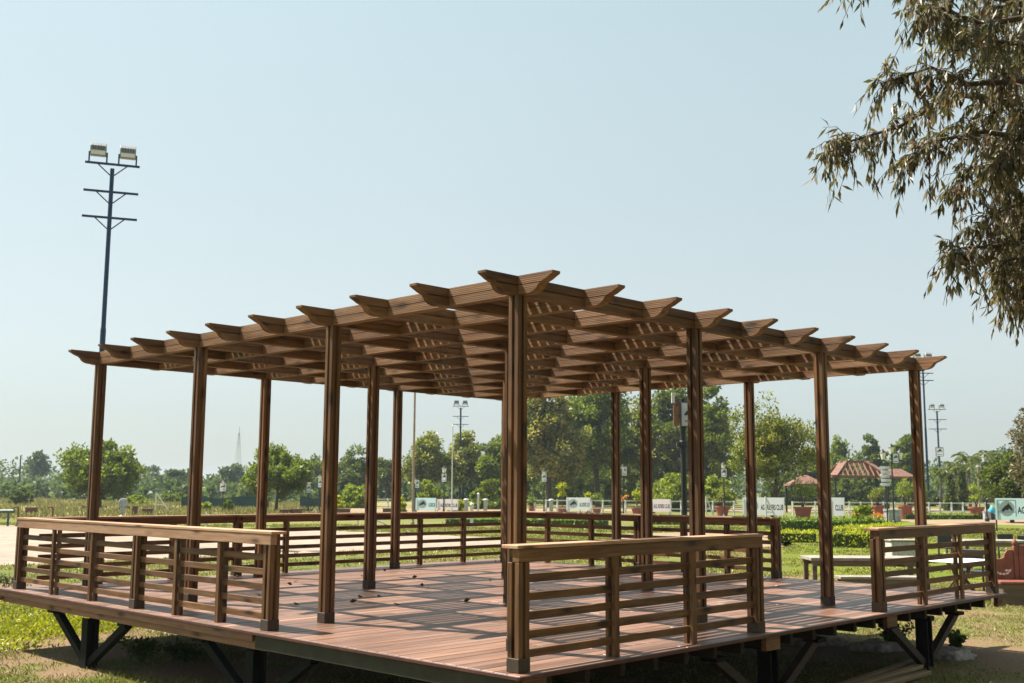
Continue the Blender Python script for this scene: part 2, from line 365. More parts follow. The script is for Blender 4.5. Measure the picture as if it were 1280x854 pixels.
# ------------------------------------------------------------------ ground
def vnoise(x, y, s, seed):
    g = np.random.default_rng(seed).random((64, 64)); x = x / s; y = y / s
    xi = np.floor(x).astype(int); yi = np.floor(y).astype(int); fx = x - xi; fy = y - yi
    fx = fx * fx * (3 - 2 * fx); fy = fy * fy * (3 - 2 * fy)
    q = lambda i, j: g[i % 64, j % 64]
    return (q(xi, yi) * (1 - fx) + q(xi + 1, yi) * fx) * (1 - fy) + (q(xi, yi + 1) * (1 - fx) + q(xi + 1, yi + 1) * fx) * fy
def dirt_at(x, y):
    d = -0.08 + 0.55 * vnoise(x, y, 2.6, 3) + 0.3 * vnoise(x, y, 0.9, 4) + 0.15 * vnoise(x, y, 0.35, 5)
    spots = [(*gp(55, 790)[:2], 1.5, 0.8), (*gp(150, 777)[:2], 1.2, 0.5), (*gp(1215, 803)[:2], 1.2, 0.2), (*gp(1270, 780)[:2], 1.0, 0.2), (8.5, -2.2, 1.0, 0.25), (11.5, -0.5, 3.0, 0.28), (13.5, 1.0, 2.5, 0.2)]
    for sx, sy, rr, w in spots: d = d + w * np.exp(-(((x - sx) ** 2 + (y - sy) ** 2) / rr ** 2)) * 0.55
    far = np.hypot(x - 3, y - 3); return d - np.clip((far - 14) / 30, 0, 0.12)
t = np.linspace(-1, 1, 221); gx = np.sinh(t * 7.6) / math.sinh(7.6) * 2600
GX, GY = np.meshgrid(gx + 3, gx + 3, indexing='ij')
V = np.stack([GX.ravel(), GY.ravel(), np.zeros(GX.size)], 1)
ii = np.arange(221 * 221).reshape(221, 221)
Fg = np.stack([ii[:-1, :-1], ii[1:, :-1], ii[1:, 1:], ii[:-1, 1:]], -1).reshape(-1, 4)
ground = fastmesh('ground', V, Fg, 'ground_turf'); tag(ground, kind='structure')
att = ground.data.attributes.new('dirt', 'FLOAT', 'POINT'); att.data.foreach_set('value', dirt_at(V[:, 0], V[:, 1]).astype(np.float32))

OUT = {}
def sheet(name, pix, mat, z, wob=0.35):
    OUT[name] = np.array([gp(u, v)[:2] for u, v in pix])
    P = [gp(u, v)[:2] for u, v in pix]; out = []
    for i in range(len(P)):
        a, b = P[i], P[(i + 1) % len(P)]; n = max(2, int(np.linalg.norm(b - a) / 0.8))
        for k in range(min(n, 60)):
            q = a + (b - a) * k / min(n, 60); out.append(q + rng.normal(size=2) * wob)
    mb = MB(); mb.add([(x, y, z) for x, y in out], [tuple(range(len(out)))])
    o = mb.build(name, mat); tag(o, kind='structure')
    if o.data.polygons[0].normal.z < 0: o.data.flip_normals()
    return o
sheet('field', [(-400, 617), (-400, 646), (330, 646), (420, 643), (640, 622), (640, 617)], 'field_dry', 0.004, 1.0)
sheet('riding_arena', [(-200, 654), (300, 661), (460, 665), (640, 673), (640, 681), (520, 688), (400, 690), (210, 698), (60, 705), (-200, 712)], 'arena_sand', 0.004)
sheet('dirt_path', [(770, 668), (940, 663), (1000, 671), (985, 684), (860, 688), (790, 690)], 'path_dirt', 0.004, 0.25)
sheet('garden_path', [(1110, 650), (1290, 650), (1400, 652), (1400, 660), (1290, 657), (1160, 655)], 'path_dirt', 0.008, 0.15)
sheet('lawn', [(950, 657), (1110, 651), (1400, 656), (1400, 715), (1180, 740), (985, 715)], 'lawn_bright', 0.004, 0.3)
sheet('track', [(330, 636), (640, 634), (1400, 637), (1400, 641), (640, 639), (330, 641)], 'path_dirt', 0.006, 0.4)

# ------------------------------------------------------------------ haze
hb = MB().box((-1500, -1500, -1.0), (1900, 1900, 26.0)).build
mt, nt, out = newmat('air')
vol = nd(nt, 'ShaderNodeVolumePrincipled', {'Color': (0.80, 0.92, 1.0, 1), 'Density': 0.00022, 'Anisotropy': 0.3})
nt.links.new(vol.outputs[0], out.inputs['Volume'])
haze = hb('haze', 'air'); tag(haze, kind='stuff')
# ------------------------------------------------------------------ deck
def A(x): return x * S
E0, E1, EX = -1.0, 9.80, 9.64
dk = thing('wooden_deck', (A(4.5), A(4.5), 0), 'raised square timber deck on black steel legs carrying the pergola', 'deck')
def dpart(mb, name, mat, bevel=0.0, smooth=False, parent=None):
    o = mb.build(name, mat, None, bevel, smooth)
    if parent is None:
        o.parent = dk; o.location = (-A(4.5), -A(4.5), 0)
    else: o.parent = parent
    return o
mb = MB(); y = A(E0)
while y < A(E1) - 0.02:
    y1 = min(y + 0.138, A(E1)); cuts = [A(E0)] + sorted(random.uniform(A(E0) + 1, A(EX) - 1) for _ in range(2)) + [A(EX)]
    for x0, x1 in zip(cuts, cuts[1:]):
        mb.box((x0 + 0.0015, y, DZ - 0.03 + random.uniform(-0.001, 0.001)), (x1 - 0.0015, y1 - 0.006, DZ + random.uniform(-0.0015, 0.0015)))
    y += 0.138
dpart(mb, 'floor_boards', 'deck_board', 0.003)
mb = MB().box((A(E0) - 0.016, A(E0) - 0.016, DZ - 0.034), (A(EX) + 0.004, A(E0) - 0.001, DZ - 0.003)); dpart(mb, 'shaded_edge', 'shaded_edge_red', 0.004)  # added strips: dark red board edges with their shade painted in
mb = MB().box((A(E0) - 0.016, A(E0) - 0.0005, DZ - 0.034), (A(E0) - 0.001, A(E1), DZ - 0.003)); dpart(mb, 'shaded_edge', 'shaded_edge_red', 0.004)
# edge boards: timber below the railing, steel channel along the open front
mb = MB().box((A(E0) + 0.004, A(2.95), DZ - 0.105), (A(E0) + 0.034, A(E1), DZ - 0.033)); dpart(mb, 'edge_board', 'deck_edge', 0.004)
mb = MB().box((A(E0) + 0.05, A(2.75), DZ - 0.18), (A(E0) + 0.08, A(E1) - 0.02, DZ - 0.09)); dpart(mb, 'edge_board', 'deck_edge', 0.004)
mb = MB().box((A(E0) + 0.01, A(E0) + 0.02, DZ - 0.165), (A(E0) + 0.05, A(2.9), DZ - 0.034)).box((A(E0) + 0.05, A(E0) + 0.02, DZ - 0.165), (A(E0) + 0.10, A(2.72), DZ - 0.155))
dpart(mb, 'steel_channel', 'channel_steel', 0.004)
mb = MB().box((A(E0), A(E1) - 0.034, DZ - 0.16), (A(EX), A(E1) - 0.004, DZ - 0.033)); dpart(mb, 'edge_board', 'timber_X', 0.004)
mb = MB().box((A(EX) - 0.034, A(E0) + 0.3, DZ - 0.16), (A(EX) - 0.004, A(E1) - 0.04, DZ - 0.033)); dpart(mb, 'edge_board', 'timber_Y', 0.004)
for a in (-0.80, 2.95, 5.8, 9.45):
    mb = MB().box((A(a) - 0.13, A(E0) + 0.012, DZ - 0.165), (A(a) + 0.13, A(E0) + 0.07, DZ - 0.032)); dpart(mb, 'edge_block', 'timber_X', 0.004)
x = A(-0.55)
while x < A(9.3):
    mb = MB().box((x - 0.03, A(E0) + 0.075, DZ - 0.155), (x + 0.03, A(E1) - 0.06, DZ - 0.031)); dpart(mb, 'joist', 'joist_shaded'); x += A(0.5)
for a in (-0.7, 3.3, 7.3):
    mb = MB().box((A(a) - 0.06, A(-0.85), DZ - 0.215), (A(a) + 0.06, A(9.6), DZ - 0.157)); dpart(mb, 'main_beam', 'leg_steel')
leg_me = None
for a in (-0.78, 3.3, 7.35):
    for b in (-0.7, 3.2, 7.2):
        mb = MB(); h = 0.075
        for sx in (-1, 1): mb.box((sx * h, -h, -0.05), (sx * (h - 0.02), h, DZ - 0.217))
        mb.box((-h + 0.02, -0.012, -0.05), (h - 0.02, 0.012, DZ - 0.217))
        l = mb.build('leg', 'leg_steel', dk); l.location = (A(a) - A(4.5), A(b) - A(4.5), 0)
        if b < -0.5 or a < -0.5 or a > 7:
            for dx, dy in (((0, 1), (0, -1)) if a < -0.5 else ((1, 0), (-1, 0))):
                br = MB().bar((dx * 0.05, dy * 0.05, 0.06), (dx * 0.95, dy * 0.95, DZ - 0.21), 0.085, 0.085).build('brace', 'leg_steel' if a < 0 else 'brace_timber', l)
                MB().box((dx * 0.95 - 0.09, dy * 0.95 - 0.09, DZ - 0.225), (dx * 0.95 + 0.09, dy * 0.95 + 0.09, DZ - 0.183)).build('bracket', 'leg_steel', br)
        tag(l)

# ------------------------------------------------------------------ pergola
pg = thing('pergola', (A(4.5), A(4.5), DZ), 'brown timber pergola with crossed beams on sixteen square posts', 'pergola')
POST = {}
def post_parts(h, w=0.12):
    key = (round(h, 3), w)
    if key not in POST:
        k = w / 2; st = w * 0.37
        mb = MB()
        for sx in (-1, 1):
            for sy in (-1, 1): mb.box((sx * k, sy * k, 0.02), (sx * (k - st), sy * (k - st), h))
        mb.box((-k + 0.024, -k + 0.024, 0.03), (k - 0.024, k - 0.024, h - 0.004))
        p = mb.build('post', 'timber_Z', None, 0.003)
        q = MB().box((-k - 0.005, -k - 0.005, 0.001), (k + 0.005, k + 0.005, 0.105)).build('post_base', 'shoe', p, 0.004)
        POST[key] = (p.data, q.data); bpy.data.objects.remove(q); bpy.data.objects.remove(p)
    return POST[key]
def post(parent, x, y, z, h):
    a, b = post_parts(h); p = link('post', a, parent, (x, y, z)); link('post_base', b, p)
ZB, ZT = 3.3953 * S, 3.582 * S       # beam underside and top above the deck
for i in range(4):
    for j in range(4): post(pg, A(3 * i - 4.5), A(3 * j - 4.5), 0, ZB + 0.002)
H = ZT - ZB; O = 0.505 * S; LEN = 9 * S + 2 * O
def end_prof(zlo, zhi):              # outline of one board of the beam between two heights, scroll cut ends
    pts = [(0.0, H), (0.0, H - 0.022), (0.035, H - 0.038), (0.085, H * 0.62), (0.13, H * 0.53), (0.145, H * 0.46), (0.165, H * 0.40), (0.185, H * 0.22), (0.225, H * 0.07), (0.275, 0.0)]
    def xat(z):
        for (x0, z0), (x1, z1) in zip(pts[1:], pts[2:]):
            if z1 <= z <= z0: return x0 + (x1 - x0) * ((z0 - z) / (z0 - z1 + 1e-9))
        return 0.0
    mids = [p for p in pts if zlo + 1e-4 < p[1] < zhi - 1e-4]
    L = [(xat(zhi) if zhi < H else 0.0, zhi)] + mids + [(xat(zlo), zlo)]
    return L + [(LEN - x, z) for x, z in L[::-1]]
def beam_mesh(axis):
    mb = MB(); z1, z2 = H * 0.46, H * 0.52
    for zlo, zhi, w in ((0, z1, 0.105), (z1 - 0.002, z2 + 0.002, 0.070), (z2, H, 0.100)):
        pr = end_prof(zlo, zhi)
        fn = (lambda p, t: (p[0] - O, t, p[1])) if axis == 'X' else (lambda p, t: (t, p[0] - O, p[1]))
        mb.prism(pr, fn, -w / 2, w / 2)
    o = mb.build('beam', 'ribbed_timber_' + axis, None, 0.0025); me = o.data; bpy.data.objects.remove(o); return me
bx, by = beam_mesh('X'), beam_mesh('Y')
for k in range(10):
    link('beam', bx, pg, (-A(4.5), A(k - 4.5), ZB))
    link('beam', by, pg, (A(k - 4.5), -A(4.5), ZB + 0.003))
mb = MB(); c = S - 0.106
for q in range(6):
    yy = -c / 2 + (q + 0.5) * c / 6
    mb.box((-c / 2, yy - 0.042, 0), (c / 2, yy + 0.042, 0.022))
o = mb.build('slat_panel', 'timber_X', None); pan = o.data; bpy.data.objects.remove(o)
for i in range(9):
    for j in range(9):
        if (i + j) % 2 == 0: link('slat_panel', pan, pg, (A(i + 0.5 - 4.5), A(j + 0.5 - 4.5), ZB + H - 0.05))

# ------------------------------------------------------------------ railings
RH_ = 0.94                            # rail top above the deck
def railing(axis, fixed, outward, t0, t1, posts, battens, label):
    c = (A((t0 + t1) / 2), A(fixed)) if axis == 'X' else (A(fixed), A((t0 + t1) / 2))
    rt = thing('railing', (c[0], c[1], DZ), label, 'railing', 'railings around the deck')
    cm = A((t0 + t1) / 2); T0, T1 = A(t0) - cm, A(t1) - cm
    def bx_(mb, a0, a1, n0, n1, z0, z1):
        n0, n1 = n0 * outward, n1 * outward
        return mb.box((a0, n0, z0), (a1, n1, z1)) if axis == 'X' else mb.box((n0, a0, z0), (n1, a1, z1))
    rm = 'rail_timber_' + axis; tm = 'timber_' + axis
    bx_(MB(), T0 - 0.075, T1 + 0.075, -0.115, 0.064, RH_ - 0.028, RH_).build('rail_cap', rm, rt, 0.004)
    bx_(MB(), T0 - 0.06, T1 + 0.06, -0.012, 0.060, RH_ - 0.130, RH_ - 0.029).build('top_rail', rm if fixed < 0 and axis == 'Y' else tm, rt, 0.004)
    for p in posts:
        q = A(p) - cm; xy = (q, 0) if axis == 'X' else (0, q)
        post(rt, xy[0], xy[1], 0, RH_ - 0.131)
        bx_(MB(), q - 0.05, q + 0.05, -0.055, -0.013, RH_ - 0.132, RH_ - 0.0285).build('rail_block', tm, rt)
    for k in range(5):
        z = 0.095 + 0.14 * k
        bx_(MB(), T0 + 0.052, T1 - 0.052, -0.0148, 0.0148, z, z + 0.062).build('slat', tm, rt, 0.003)
    for p in battens:
        q = A(p) - cm
        bx_(MB(), q - 0.03, q + 0.03, 0.0155, 0.053, 0.001, RH_ - 0.131).build('batten', 'timber_Z', rt, 0.003)
        bx_(MB(), q - 0.03, q + 0.03, -0.053, -0.0155, 0.001, RH_ - 0.131).build('batten', 'timber_Z', rt, 0.003)
    return rt
railing('Y', -0.84, -1, 2.86, 9.48, (2.86, 5.83, 9.48), (3.85, 4.82, 7.07, 8.28), 'long pale topped railing on the left front edge of the deck')
railing('X', -0.84, -1, -0.85, 2.85, (-0.85, 2.85), (0.40, 1.63), 'short railing at the near corner of the deck, closest to the viewer')
railing('X', -0.84, -1, 5.76, 9.50, (5.76, 9.50), (7.04, 8.28), 'short railing at the right corner of the deck beside the carved settee')
railing('X', 9.50, 1, -0.64, 9.50, (2.86, 5.83, 9.50), (0.4, 1.63, 3.86, 4.80, 7.06, 8.26), 'back railing of the deck facing the pale riding arena')
railing('Y', 9.50, 1, 2.84, 9.34, (2.84, 5.86), (3.84, 4.80, 7.05, 8.24), 'back railing of the deck facing the potted shrubs and hedges')

# ------------------------------------------------------------------ trees
def limb_tree(mb, base_h, H_, Rr_, r, trunk_r, n=6, lean=0.05):
    top = np.array([r.normal() * lean * H_, r.normal() * lean * H_, H_ * 0.72])
    mid = top * 0.5 + np.array([r.normal() * 0.03 * H_, r.normal() * 0.03 * H_, 0])
    mb.tube([(0, 0, -0.1), (0, 0, 0.05 * H_), mid, top], [trunk_r * 1.35, trunk_r, trunk_r * 0.7, trunk_r * 0.2], 8)
    for i in range(n):
        a = 2 * math.pi * (i + r.random() * 0.6) / n; f = 0.25 + 0.65 * i / n
        p0 = mid * min(1, f * 2) if f < 0.5 else mid + (top - mid) * (f - 0.5) * 2
        d = np.array([math.cos(a), math.sin(a), 0.0]); ln = Rr_ * (0.75 - 0.3 * f)
        p1 = p0 + d * ln * 0.5 + np.array([0, 0, ln * 0.35]); p2 = p0 + d * ln + np.array([0, 0, ln * 0.75])
        mb.tube([p0, p1, p2], [trunk_r * 0.45, trunk_r * 0.3, trunk_r * 0.08], 6)
def crown_cent(kind, H_, Rr_, base, n, r):
    hz = (H_ - base) / 2
    if kind == 'cone':
        t = r.random(n); a = r.random(n) * 6.283; q = (1 - t) * (0.5 + 0.5 * r.random(n)) * Rr_
        return np.stack([np.cos(a) * q, np.sin(a) * q, base + t * (H_ - base)], 1)
    nl = 9 + int(r.random() * 6)                     # big boughs, each a billow of its own
    g = unit(r.normal(size=(nl, 3))) * (0.34 + 0.26 * r.random((nl, 1))); g[0] = [r.normal() * 0.12, r.normal() * 0.12, 0.52]
    if kind == 'dome': g[:, 2] = np.abs(g[:, 2]) * 0.9; g[:, :2] *= 1.15
    gr = 0.36 + 0.16 * r.random(nl); k = r.integers(0, nl, n)
    C = g[k] + unit(r.normal(size=(n, 3))) * (gr[k] * (0.45 + 0.6 * r.random(n) ** 0.6))[:, None]
    inner = r.random(n) < 0.33; C[inner] = unit(r.normal(size=(inner.sum(), 3))) * 0.72 * r.random((inner.sum(), 1))
    if kind == 'dome':
        C[:, 2] = np.abs(C[:, 2] + 0.12) - 0.1 * r.random(n); C *= np.array([Rr_, Rr_, (H_ - base) / 1.05]); C[:, 2] += base
    else:
        C *= np.array([Rr_, Rr_, hz])
        if kind == 'tall': t = np.clip((C[:, 2] + hz) / (2 * hz), 0, 1); C[:, :2] *= (1.15 - 0.5 * t)[:, None]
        C[:, 2] += base + hz
    return C
def tree(u, v_top, w_px, D, mat, label, kind='round', base=0.22, nc=70, per=70, leaf=0.34, group=None, name='tree', trunk=True, seed=0, crad=0.20, cat='tree', aspect=0.6):
    r = np.random.default_rng(1000 + int(u * 7 + D * 13) + seed)
    p = at(u, D); H_ = zat(u, v_top, D); Rad = w_px * D / F_PX / 2
    t = thing(name, p, label, cat, group)
    if trunk:
        mb = MB(); limb_tree(mb, base * H_, H_, Rad, r, 0.018 * H_ + 0.05); mb.build('trunk', 'bark_dark', t, smooth=True)
    nc = int(nc * 1.5); C = crown_cent(kind, H_ * 0.98, Rad * 0.98, base * H_, nc, r); leaf = leaf * 0.8; per = int(per * 1.25)
    V, F_ = clumps(C, crad * 0.85 * min(Rad, H_ * 0.5) * (0.6 + 0.8 * r.random(nc)), per, leaf, r, aspect=aspect)
    V[:, 2] = np.maximum(V[:, 2], 0.03)
    fastmesh('crown', V, F_, mat, t)
    return t
G1 = 'trees behind the deck'
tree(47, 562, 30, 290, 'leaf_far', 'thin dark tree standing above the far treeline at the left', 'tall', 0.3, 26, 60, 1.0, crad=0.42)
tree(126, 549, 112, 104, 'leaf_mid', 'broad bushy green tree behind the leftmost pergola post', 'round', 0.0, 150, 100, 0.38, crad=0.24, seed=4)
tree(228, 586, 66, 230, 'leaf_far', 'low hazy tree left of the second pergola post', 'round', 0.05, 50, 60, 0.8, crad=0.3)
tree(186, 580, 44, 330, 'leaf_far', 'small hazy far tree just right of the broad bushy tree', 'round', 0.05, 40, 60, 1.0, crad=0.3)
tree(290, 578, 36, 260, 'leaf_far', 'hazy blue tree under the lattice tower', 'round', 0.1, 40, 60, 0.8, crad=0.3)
tree(346, 561, 104, 97, 'leaf_mid', 'rounded green tree on a short trunk by the green shade net', 'round', 0.14, 110, 95, 0.36, crad=0.22)
tree(398, 570, 60, 190, 'leaf_dark', 'hazy tree behind the rounded green tree', 'round', 0.1, 60, 70, 0.55, crad=0.25)
tree(444, 557, 66, 175, 'leaf_dark', 'tall dark tree rising behind the pale green bush', 'tall', 0.1, 80, 80, 0.5)
tree(484, 566, 46, 185, 'leaf_dark', 'narrow hazy tree between two middle pergola posts', 'tall', 0.1, 60, 70, 0.5)
tree(447, 596, 46, 120, 'leaf_fresh', 'pale green rounded bush in front of the tall dark tree', 'dome', 0.0, 50, 80, 0.34, trunk=False, name='bush', cat='bush')
tree(532, 538, 84, 150, 'leaf_olive', 'yellow tipped tree behind the tall tan flagpole', 'tall', 0.1, 90, 90, 0.45)
tree(578, 537, 88, 152, 'leaf_olive', 'yellow tipped tree behind the small floodlight mast', 'tall', 0.1, 90, 90, 0.45)
tree(622, 542, 84, 150, 'leaf_mid', 'green tree just left of the nearest pergola post', 'tall', 0.08, 90, 90, 0.45)
tree(540, 595, 40, 128, 'leaf_fresh', 'light green shrub behind the blue banner board', 'dome', 0.0, 50, 70, 0.34, trunk=False, name='bush', cat='bush')
tree(612, 588, 44, 118, 'leaf_mid', 'dark rounded bush left of the nearest pergola post', 'dome', 0.0, 50, 80, 0.34, trunk=False, name='bush', cat='bush')
tree(686, 468, 140, 132, 'leaf_flower', 'big tree covered in yellow flower clusters right of the nearest post', 'tall', 0.03, 150, 110, 0.46, crad=0.17)
tree(748, 458, 150, 142, 'leaf_mid', 'tallest leafy tree in the middle of the grove', 'tall', 0.03, 150, 110, 0.5, crad=0.19)
tree(806, 478, 110, 148, 'leaf_olive', 'grove tree with yellowish side branches behind the slender right post', 'tall', 0.04, 110, 100, 0.5, crad=0.19)
tree(846, 462, 104, 140, 'leaf_dark', 'dark grove tree directly behind the near banner pole', 'tall', 0.03, 120, 100, 0.5, crad=0.19)
tree(893, 478, 92, 138, 'leaf_mid', 'grove tree at the right end of the tall grove', 'tall', 0.03, 120, 100, 0.48, crad=0.19)
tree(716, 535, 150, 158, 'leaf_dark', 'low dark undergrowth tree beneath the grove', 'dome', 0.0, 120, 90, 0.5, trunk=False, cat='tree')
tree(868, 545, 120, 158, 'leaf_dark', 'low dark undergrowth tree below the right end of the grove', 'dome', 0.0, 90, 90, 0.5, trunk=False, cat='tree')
tree(838, 580, 76, 112, 'leaf_fresh', 'light green shrub tree left of the near banner pole', 'dome', 0.02, 70, 80, 0.36, name='shrub', cat='shrub')
tree(895, 584, 60, 112, 'leaf_fresh', 'light green shrub tree right of the near banner pole', 'dome', 0.02, 60, 80, 0.36, name='shrub', cat='shrub')
tree(966, 500, 128, 84, 'leaf_olive', 'airy olive green tree with a bare trunk beside the red roofs', 'round', 0.22, 150, 85, 0.25, crad=0.19)
tree(1052, 541, 56, 172, 'leaf_mid', 'green tree behind the open red roof frame', 'tall', 0.05, 90, 80, 0.5)
tree(1092, 537, 50, 180, 'leaf_dark', 'taller dark tree behind the street lamp with two lanterns', 'tall', 0.05, 90, 80, 0.5)
tree(1136, 539, 50, 176, 'leaf_mid', 'green tree behind the rightmost pergola post', 'tall', 0.05, 90, 80, 0.5)
tree(1020, 556, 50, 178, 'leaf_mid', 'green tree between the airy tree and the right post', 'tall', 0.05, 80, 80, 0.5)
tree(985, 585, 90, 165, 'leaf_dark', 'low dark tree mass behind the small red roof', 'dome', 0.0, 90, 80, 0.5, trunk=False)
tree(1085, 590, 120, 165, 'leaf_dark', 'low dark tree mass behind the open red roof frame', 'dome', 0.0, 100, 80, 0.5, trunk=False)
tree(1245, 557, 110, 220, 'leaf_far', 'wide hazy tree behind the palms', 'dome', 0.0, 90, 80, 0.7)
tree(1263, 563, 92, 78, 'leaf_dark', 'dense rounded tree above the blue banner board at the right', 'round', 0.03, 120, 95, 0.30, crad=0.22)
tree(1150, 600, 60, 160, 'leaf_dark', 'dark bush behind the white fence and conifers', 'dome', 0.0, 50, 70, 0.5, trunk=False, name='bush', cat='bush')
tree(1318, 482, 128, 58, 'leaf_overhang', 'brownish tree reaching in at the right border above the dense tree', 'tall', 0.12, 120, 80, 0.24, crad=0.2, aspect=0.4)
tree(1188, 592, 15, 120, 'leaf_dark', 'dark narrow conifer left of its taller neighbour by the palms', 'cone', 0.0, 40, 60, 0.35, name='conifer', group=None, crad=0.35)
tree(1203, 588, 15, 122, 'leaf_dark', 'dark taller conifer right beside the palm trunk', 'cone', 0.0, 40, 60, 0.35, name='conifer', crad=0.35)
tree(26, 608, 34, 128, 'leaf_dark', 'small dark bush in the dry field at the left', 'dome', 0.0, 30, 60, 0.3, trunk=False, name='bush', cat='bush')
tree(170, 617, 36, 128, 'leaf_fresh', 'low light bush right of the broad bushy tree', 'dome', 0.0, 30, 60, 0.3, trunk=False, name='bush', cat='bush')
tree(222, 612, 60, 150, 'leaf_mid', 'low wide bush behind the leaning white plank', 'dome', 0.0, 40, 60, 0.4, trunk=False, name='bush', cat='bush')
tree(258, 624, 16, 98, 'leaf_fresh', 'tiny light shrub right of the second pergola post', 'dome', 0.0, 14, 40, 0.3, trunk=False, name='shrub', cat='shrub')
tree(286, 624, 14, 96, 'leaf_mid', 'tiny dark shrub beside the left banner lamp', 'dome', 0.0, 14, 40, 0.3, trunk=False, name='shrub', cat='shrub')
tree(574, 617, 34, 104, 'leaf_yellow', 'yellow green shrub behind the thin white flagpole', 'dome', 0.0, 24, 50, 0.3, trunk=False, name='shrub', cat='shrub')
tree(423, 619, 22, 100, 'leaf_yellow', 'yellow green shrub right of the tallest left post', 'dome', 0.0, 20, 50, 0.3, trunk=False, name='shrub', cat='shrub')
tree(503, 620, 16, 100, 'leaf_yellow', 'yellow green shrub left of the tan flagpole', 'dome', 0.0, 16, 50, 0.3, trunk=False, name='shrub', cat='shrub')

tree(560, 556, 110, 190, 'leaf_dark', 'hazy tree mass filling the gap behind the yellow tipped trees', 'dome', 0.0, 110, 80, 0.6, trunk=False)
tree(790, 515, 120, 175, 'leaf_dark', 'hazy tree mass behind the tallest grove tree', 'dome', 0.0, 120, 80, 0.6, trunk=False)
tree(655, 530, 90, 170, 'leaf_mid', 'hazy tree half hidden by the nearest post', 'dome', 0.0, 100, 80, 0.6, trunk=False)
tree(1085, 560, 150, 210, 'leaf_dark', 'hazy tree mass rising behind the red roofs', 'dome', 0.0, 110, 80, 0.7, trunk=False)
tree(470, 578, 90, 200, 'leaf_dark', 'hazy tree mass behind the middle posts', 'dome', 0.0, 90, 80, 0.7, trunk=False)
# far treeline on the horizon
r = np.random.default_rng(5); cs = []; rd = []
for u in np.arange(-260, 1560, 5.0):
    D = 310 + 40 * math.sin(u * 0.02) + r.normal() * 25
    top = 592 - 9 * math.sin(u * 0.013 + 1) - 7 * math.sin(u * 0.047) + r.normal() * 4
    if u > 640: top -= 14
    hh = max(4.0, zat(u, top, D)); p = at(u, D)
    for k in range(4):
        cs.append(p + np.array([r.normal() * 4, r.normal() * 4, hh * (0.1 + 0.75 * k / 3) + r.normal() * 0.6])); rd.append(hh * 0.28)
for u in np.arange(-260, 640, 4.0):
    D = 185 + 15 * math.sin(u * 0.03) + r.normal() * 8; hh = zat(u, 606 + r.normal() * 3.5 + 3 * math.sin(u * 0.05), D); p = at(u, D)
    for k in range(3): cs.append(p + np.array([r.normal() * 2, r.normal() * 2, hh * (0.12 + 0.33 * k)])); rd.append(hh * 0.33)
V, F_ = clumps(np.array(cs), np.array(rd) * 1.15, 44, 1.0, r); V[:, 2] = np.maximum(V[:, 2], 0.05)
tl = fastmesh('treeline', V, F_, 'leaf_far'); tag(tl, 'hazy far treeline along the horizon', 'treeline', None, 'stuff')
# low far hills
mb = MB(); n = 60; us = np.linspace(-500, 1800, n); vs = []
for k, u in enumerate(us):
    D = 1250; p = at(u, D); z = max(2.0, zat(u, 597 - 7 * math.sin(u * 0.006 + 0.6) - 3 * math.sin(u * 0.021), D)); q = at(u, D + 160)
    vs += [(p[0], p[1], -0.5), (p[0], p[1], z * 0.6), (q[0], q[1], z), (q[0], q[1], -0.5)]
fs = []
for k in range(n - 1):
    for j in range(3): fs.append((k * 4 + j, k * 4 + 4 + j, k * 4 + 5 + j, k * 4 + 1 + j))
mb.add(vs, fs); tag(mb.build('hills', 'hill_far', smooth=True), kind='structure')

def palm(u, v_top, D, label, r):
    p = at(u, D); H_ = zat(u, v_top, D) * 0.86; t = thing('palm_tree', p, label, 'palm tree', 'palms near the right border')
    mb = MB(); mb.tube([(0, 0, -0.1), (0.05, 0, H_ * 0.5), (0.1, 0.05, H_)], [0.22, 0.15, 0.13], 8); mb.build('trunk', 'bark', t, smooth=True)
    Vs = []; Fs = []; o = 0
    for k in range(18):
        a = r.random() * 6.283; e = r.uniform(-0.1, 1.1); d = np.array([math.cos(a) * math.cos(e), math.sin(a) * math.cos(e), math.sin(e)])
        pts = [np.array([0.1, 0.05, H_]) + d * s * 2.6 - np.array([0, 0, 1.5 * s * s]) for s in np.linspace(0.05, 1, 9)]
        for i in range(8):
            ax = unit(pts[i + 1] - pts[i]); sd = unit(np.cross(ax, [0, 0, 1.0]))
            C = np.array([pts[i], pts[i], pts[i] + ax * 0.15, pts[i] + ax * 0.15]); Dd = unit(np.array([sd + ax * 0.6, -sd + ax * 0.6, sd + ax * 0.7, -sd + ax * 0.7]) - np.array([0, 0, 0.5]))
            v, f = cards(C, Dd, 0.75, 0.16, r); Vs.append(v); Fs.append(f + o); o += len(v)
    fastmesh('crown', np.concatenate(Vs), np.concatenate(Fs), 'leaf_dark', t)
r = np.random.default_rng(21)
palm(1212, 563, 132, 'tall palm right of the conifers under the haze', r)
palm(1196, 577, 138, 'shorter palm left of the conifers', r)
palm(1234, 560, 136, 'palm behind the lamp with a white banner at the right', r)
palm(1176, 584, 140, 'lowest palm beside the distant twin floodlight mast', r)

